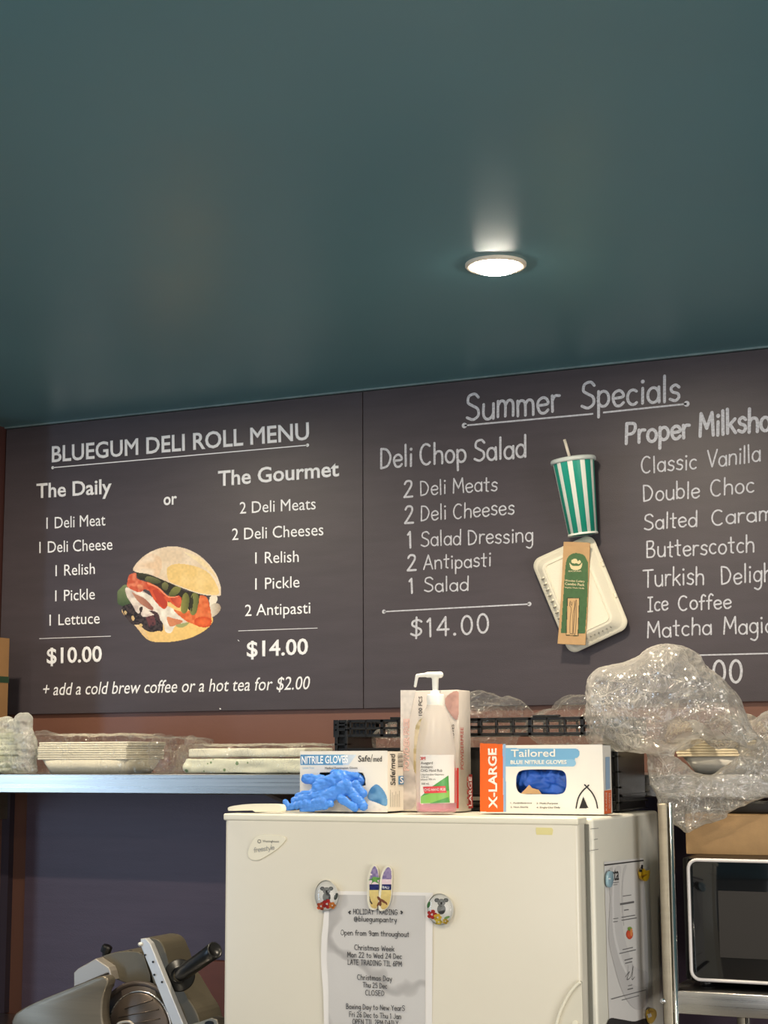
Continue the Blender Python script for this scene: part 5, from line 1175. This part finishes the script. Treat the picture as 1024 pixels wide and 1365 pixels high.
tag(recentre(bagR), 'clear plastic bag round the leaf-printed paper bags on the shelf', 'bag')

# ================================================================== ON THE SHELF, RIGHT: stacked bowls in a big bag
bx0, bx1 = PlY(3.12)(902, 1000).x, PlY(3.12)(1010, 1000).x
zr0, zr1 = PlY(3.12)(950, 1009).z, PlY(3.12)(950, 984).z
for k in range(7):
    za = zr0+(zr1-zr0)*k/7; zc = zr0+(zr1-zr0)*(k+1)/7; dx = random.uniform(-.002, .002)
    b_ = box('pulp_bowl', (bx0+dx, 3.12, za+.0003), (bx1+dx, 3.30, zc), mat('cream_pulp', L(238, 222, 188), .8, bump=.3, bscale=250), bev=.0012, smooth=True)
    tag(recentre(b_), 'cream pulp bowl, '+ORD[k if k < 4 else k+1]+' of the stack in the big crumpled bag', 'container', 'bowls stacked in the big bag')
tub_loft(bx0+.006, bx1-.006, 3.126, 3.294, st+.0005, zr0, .022, mat('pale_pulp', L(236, 230, 216), .7), 'lowest pale tapered bowl of the stack inside the big crumpled bag', None, 'pulp_bowl')
bp = lambda x, y, Y=3.12: PlY(Y)(x, y)
lobe = [(789,903),(802,892),(830,885),(850,878),(868,866),(888,860.5),(908,861),(924,868),(938,884),(962,905),(982,930),(997,955),(1004,975),(1018,988),(1016,1000),(1003,1000),(985,990),(960,985),(930,984),(910,987),(898,999),(872,1005),(850,1005),(820,1000),(797,994),(789,984),(791,970),(786,960),(784,935)]
skirt = [(862,998),(885,1000),(905,1016),(925,1029),(950,1035),(975,1020),(998,998),(1040,985),(1044,1060),(1015,1064),(985,1074),(966,1082),(990,1088),(960,1093),(940,1098),(916,1112),(900,1097),(880,1086),(878,1070),(876,1058),(864,1033)]
side_lobe = [(998,985),(1002,962),(1014,950),(1034,945),(1056,948),(1060,1050),(1020,1040),(1004,1010)]
bagB = blob('plastic_bag', pillow(PlY(2.925), lobe, .075)+pillow(PlY(2.958), skirt, .022, step=.009)+pillow(PlY(3.05), side_lobe, .05)+[
    ('c', bp(885, 1000, 2.93), bp(880, 1015, 2.95), .018, .018), ('c', bp(1000, 995, 3.02), bp(1004, 1005, 2.97), .022, .022),
    ('c', bp(960, 975, 2.99), bp(1000, 975, 3.1), .03, .03), ('c', bp(900, 978, 2.98), bp(930, 978, 3.12), .03, .02)],
    .0036, lambda p: .0042*ridged(Vector((p.x, p.y, p.z*1.5)), 12, 9, 3)-.001, M_filmb, None, 5,
    keep=lambda co: np.column_stack([co[:, 0], np.where((co[:, 0] < cx1+.003) & (co[:, 2] < zt+.004) & (co[:, 2] > FT), np.minimum(co[:, 1], Yc-.003), np.where((co[:, 2] < st+.0006) & (co[:, 1] < SY+.03), np.minimum(co[:, 1], SY-.004), np.minimum(co[:, 1], WY-.02))),
                                     np.where(co[:, 1] >= SY+.03, np.maximum(co[:, 2], st+.0006), co[:, 2])]))
tag(recentre(bagB), 'big crumpled milky plastic bag over stacked bowls, hanging off the shelf edge', 'bag')

# ================================================================== STEEL RACK, MICROWAVE, BOX
RY = 2.85; Pr = PlY(RY)
rx0 = Pr(881, 1240).x; rx1 = Pr(902, 1240).x; sz1 = Pr(940, 1323).z; sz0 = Pr(940, 1354).z
rk = thing('steel_rack', (rx0+.3, 3.1, 0), 'dull stainless steel rack to the right of the fridge, holding the microwave', 'rack')
rtop = sb-.004
for x in (rx0, rx0+.62):
    for y in (RY, 3.40):
        leg = box('post', (x, y, .02), (x+(rx1-rx0)*.62, y+.028, rtop), M_steel2, rk, .003, True)
        rod('post_lip', (x+(rx1-rx0)*.80, y+.006, .02), (x+(rx1-rx0)*.80, y+.006, rtop), .0045, M_chrome, leg, n=14)
        rod('foot', (x+.009, y+.014, 0), (x+.009, y+.014, .02), .012, M_black, leg, n=14)
rail = box('rack_shelf', (rx0+.004, RY+.004, sz0), (rx0+.62, 3.42, sz1), M_steel, rk, .002, True)
box('rack_shelf', (rx0+.004, RY+.004, sz0-.5), (rx0+.62, 3.42, sz1-.5), M_steel, rk, .002, True)
bq = PlY(RY-.001)(879.5, 1334)
lathe('bolt', bq+Vector((.006, 0, 0)), (0, -1, 0), [(.0052, 0), (.005, .003), (.003, .0045), (0, .005)], M_chrome, rk, 16)
# microwave
MY = 2.89; Pm = PlY(MY)
mx0 = Pm(910, 1240).x; mzt = Pm(960, 1144.5).z; mzb = sz1+.012
mw = thing('microwave', (mx0+.24, MY+.17, sz1), 'black microwave with a white-edged dark glass door on the steel rack', 'microwave')
box('body', (mx0, MY+.012, mzb), (mx0+.50, MY+.36, mzt), M_black, mw, .004, True)
for fx_ in (mx0+.03, mx0+.45):
    for fy_ in (MY+.04, MY+.32): rod('foot', (fx_, fy_, sz1), (fx_, fy_, mzb), .012, M_black, mw, n=14)
dz0 = Pm(960, 1309.5).z; dx0 = Pm(918.5, 1240).x
M_dglass = mat('dark_door_glass', L(14, 14, 15), .06, coat=.5)
door = box('door', (dx0, MY-.002, dz0), (dx0+.36, MY+.012, mzt), M_dglass, mw, .003, True)
fr_ = [Vector((x, MY-.003, z)) for x, z in rrect(dx0+.003, dz0+.003, dx0+.357, mzt-.003, .016, 6)]
tube('door_edge', fr_, .0031, mat('white_trim', L(222, 216, 214), .4), door, 10, True)
wx0, wz1, wz0 = Pm(958, 1200).x, Pm(985, 1188).z, Pm(985, 1277).z
box('window_screen', (wx0, MY-.0026, wz0), (dx0+.31, MY-.0018, wz1), mat('window_screen', L(52, 49, 46), .35, spec=.2), door, .0002)
box('control_panel', (dx0+.365, MY, dz0), (dx0+.45, MY+.012, mzt), M_black, mw, .002)
# cardboard box on the microwave
kb = PlY(3.0); kx0 = kb(914, 1110).x; kz1 = kb(960, 1085.5).z
kbx = thing('cardboard_box', (kx0+.2, 3.1, mzt), 'plain brown cardboard box lying on top of the microwave', 'box')
box('box_body', (kx0, 3.0, mzt), (kx0+.40, 3.24, kz1), M_card, kbx, .0015)
box('packing_tape', (kx0+.19, 2.9994, mzt+.001), (kx0+.235, 3.241, kz1+.0005), mat('clear_brown_tape', L(170, 132, 86), .3), kbx)
# dark tray stored in the gap above the box
dk = box('oven_tray', (kx0+.03, 3.04, kz1), (kx0+.38, 3.22, min(kz1+.022, sb-.003)), mat('dark_tray', L(40, 38, 36), .4), bev=.004, smooth=True)
tag(recentre(dk), 'dark flat tray lying on the cardboard box below the steel shelf', 'tray')

# ================================================================== WORKTOP AND MEAT SLICER
bench = thing('workbench', (-2.2, 3.0, 0), 'stainless steel workbench carrying the meat slicer, below the view', 'bench')
box('bench_top', (XL+.005, 2.55, .86), (fx0-.03, 3.53, .90), M_steel, bench, .003)
for x in (XL+.03, fx0-.08):
    for y in (2.6, 3.46): box('leg', (x, y, 0), (x+.04, y+.04, .86), M_steel2, bench)
# reddish board leaning on the wall behind the slicer
rb_ = PlY(3.40); v0 = rb_(238, 1278); v1 = rb_(330, 1278)
lb_ = box('cutting_board', (v0.x, 3.40, .9005), (v1.x, 3.42, v0.z), mat('red_brown_board', L(132, 74, 56), .5, var=.12, vscale=(6, 6, 20)), bev=.003)
tag(recentre(lb_), 'reddish brown board standing upright behind the slicer handle', 'board')

SLY = 2.92
sl = thing('meat_slicer', PlY(SLY)(170, 1500), 'grey metal meat slicer with a black handle, left of the fridge', 'slicer')
sl.location.z = .90
def cs8(x, y): return (80+x/4.6545, 1230+y/4.6545)
M_cast = mat('grey_cast_metal', L(104, 97, 82), .42, metal=.2, var=.05, vscale=(10, 10, 10), bump=.05, bscale=90)
M_alu = mat('pale_aluminium', L(176, 168, 158), .38, metal=.5)
M_alud = mat('ribbed_aluminium', L(128, 120, 106), .36, metal=.55, var=.1, vscale=(4, 4, 80))
def sp_(pts, Yf, dep, m, name, parent=sl, bev=.002, sm=False):
    return prism(name, [PlY(Yf)(*cs8(*p)) for p in pts], (0, dep, 0), m, parent, bev, sm)
# housing arch behind the blade
sp_(crom([(232,225),(270,205),(360,180),(470,178),(520,200)],False,4)+[(560,330),(560,640),(470,400),(330,345),(300,300)], SLY+.02, .10, M_cast, 'housing')
# tall right column with a rounded top
sp_(crom([(540,92),(590,98),(625,120),(650,170),(690,290),(740,380),(800,480),(850,560),(890,700)],False,4)+[(890,900),(700,900),(560,300),(510,140)], SLY+.015, .09, M_cast, 'column')
# left end cover: pale casting
sp_([(85,400),(85,310),(110,285),(222,222),(300,275),(312,300),(325,355),(312,352),(300,312),(240,335),(150,375)], SLY-.005, .05, M_alu, 'end_cover')
# sloping product table
tab = crom([(-300,620),(-285,575),(-250,545),(-130,485),(0,432),(120,385),(209,349),(262,331),(290,345),(296,375),(275,430),(262,500),(262,600),(290,700)],False,4)+[(-200,760),(-310,680)]
sp_(tab, SLY-.05, .03, M_alud, 'product_table', bev=.004, sm=True)
# blade guard ring and ribbed blade cover
cc = PlY(SLY)(*cs8(480, 690)); r1 = (PlY(SLY)(*cs8(215, 690))-cc).length
bd = lathe('blade_guard', cc+Vector((0, .012, 0)), (0, -1, 0), [(r1*.98, 0), (r1, .006), (r1*.93, .012), (r1*.90, .006)], mat('dark_guard', L(62, 52, 46), .5), sl, 72)
cc2 = PlY(SLY)(*cs8(500, 660)); r2 = (PlY(SLY)(*cs8(310, 660))-cc2).length
M_cov = mat('cover_metal', L(92, 80, 70), .35, metal=.5)
bp2 = lathe('blade_cover', cc2+Vector((0, .006, 0)), (0, -1, 0), [(0, .016), (r2*.93, .014), (r2*.985, .010), (r2, 0)], M_cov, sl, 72)
lathe('blade_rim', cc2+Vector((0, .006, 0)), (0, -1, 0), [(r2*.985, .008), (r2*1.01, .012), (r2*1.02, .004)], M_steel, bp2, 72)
lathe('blade', cc+Vector((0, .02, 0)), (0, -1, 0), [(0, .004), (r1*.97, .002), (r1*.97, 0)], mat('blade_back', L(70, 60, 54), .5), sl, 64)
for k in range(8):
    dz = .085-k*.018
    if abs(dz) > r2: continue
    hw = math.sqrt(max(r2*r2-(abs(dz)+.03)**2, 0))*.8
    if hw < .01: continue
    base_ = cc2+Vector((0, -.009, dz+.02))
    rod('cover_ridge', base_+Vector((-hw, 0, -.012)), base_+Vector((hw, 0, .010)), .0012, M_cov, bp2, n=8)
# gauge bar: pale aluminium with marks
bar = [(500,100),(530,98),(560,130),(770,640),(860,900),(780,900),(700,640),(498,140)]
gb_ = sp_(bar, SLY-.045, .016, mat('bright_bar', L(222, 222, 222), .3, metal=.35), 'gauge_bar', bev=.0015)
for k, (x, y) in enumerate(((528, 200), (578, 243), (586, 323), (634, 368))):
    c = PlY(SLY-.0458)(*cs8(x, y)); rod('bar_screw', c, c+Vector((0, -.0015, 0)), .0022, M_black, gb_, n=10)
c = PlY(SLY-.047)(*cs8(497, 134)); lathe('bar_button', c+Vector((0, .004, 0)), (0, -1, 0), [(.0042, 0), (.004, .006), (0, .008)], M_wp, sl, 16)
# black handle and its flange
h0 = PlY(SLY-.02)(*cs8(745, 325)); h1 = PlY(SLY-.075)(*cs8(960, 170))
hn = (h1-h0).normalized(); rh = .0155
lathe('handle_grip', h0, hn, [(rh*.8, 0), (rh*.92, .01), (rh, .03), (rh*1.02, (h1-h0).length*.8), (rh*1.08, (h1-h0).length), (rh*.95, (h1-h0).length+.002), (rh*.85, (h1-h0).length-.001), (0, (h1-h0).length-.002)], M_black, sl, 36)
fl_ = PlY(SLY-.012)(*cs8(742, 328))
lathe('handle_flange', fl_, (Vector((.45, -1, .25))).normalized(), [(0, 0), (.030, 0), (.032, .003), (.030, .006), (.018, .007), (.015, .012)], M_black, sl, 40)
rod('handle_stud', fl_+Vector((-.02, .02, -.01)), fl_, .012, M_cast, sl)
c = PlY(SLY-.008)(*cs8(684, 366)); box('release_tab', c-Vector((.003, .004, .007)), c+Vector((.003, .004, .007)), mat('cream_tab', L(190, 184, 160), .5), sl, .0015)
# knobs on top
c = PlY(SLY+.03)(*cs8(286, 172)); bm = bmesh.new()
kd = Vector((.35, 0, .94)).normalized(); bm_lathe(bm, c-kd*.012, kd, [(.005, 0), (.006, .006), (.011, .008), (.0115, .020), (.009, .023), (0, .023)], 10); bm_obj('clamp_knob', bm, M_black, sl)
c = PlY(SLY+.03)(*cs8(438, 190)); lathe('set_screw', c-Vector((0, 0, .006)), Vector((.2, -.3, .9)).normalized(), [(.0085, 0), (.0085, .002), (.0045, .003), (.0045, .012), (0, .013)], M_chrome, sl, 18)
c = PlY(SLY-.02)(*cs8(292, 350)); lathe('pivot_bolt', c, (0, -1, 0), [(.006, 0), (.006, .006), (.004, .009), (0, .01)], M_chrome, sl, 18)
# thumb guard edges near the bottom of the view
tube('guard_wire', [PlY(SLY-.05)(*cs8(*p)) for p in crom([(345,680),(360,630),(400,616),(440,620),(470,660),(480,720)], False, 4)], .0030, M_alu, sl)
sp_([(700,700),(780,640),(880,610),(940,588),(975,600),(985,640),(985,760),(860,760)], SLY-.03, .03, M_steel2, 'carriage_arm')
sp_(ell(925,625,28,16,14), SLY-.0315, .002, M_black, 'carriage_slot', bev=0)
# base down to the bench
zc0 = PlY(SLY)(*cs8(480, 760)).z
xl_, xr_ = PlY(SLY)(*cs8(40, 700)).x, PlY(SLY)(*cs8(900, 700)).x
box('base', (xl_, SLY-.06, .915), (xr_, SLY+.22, zc0-.03), M_cast, sl, .02, True, 4)
box('neck', ((xl_+xr_)/2-.05, SLY+.022, zc0-.04), ((xl_+xr_)/2+.08, SLY+.11, zc0+.08), M_cast, sl, .006, True)
for x in (xl_+.03, xr_-.03):
    for y in (SLY-.03, SLY+.19): rod('foot', (x, y, .90), (x, y, .918), .014, M_black, sl, n=16)
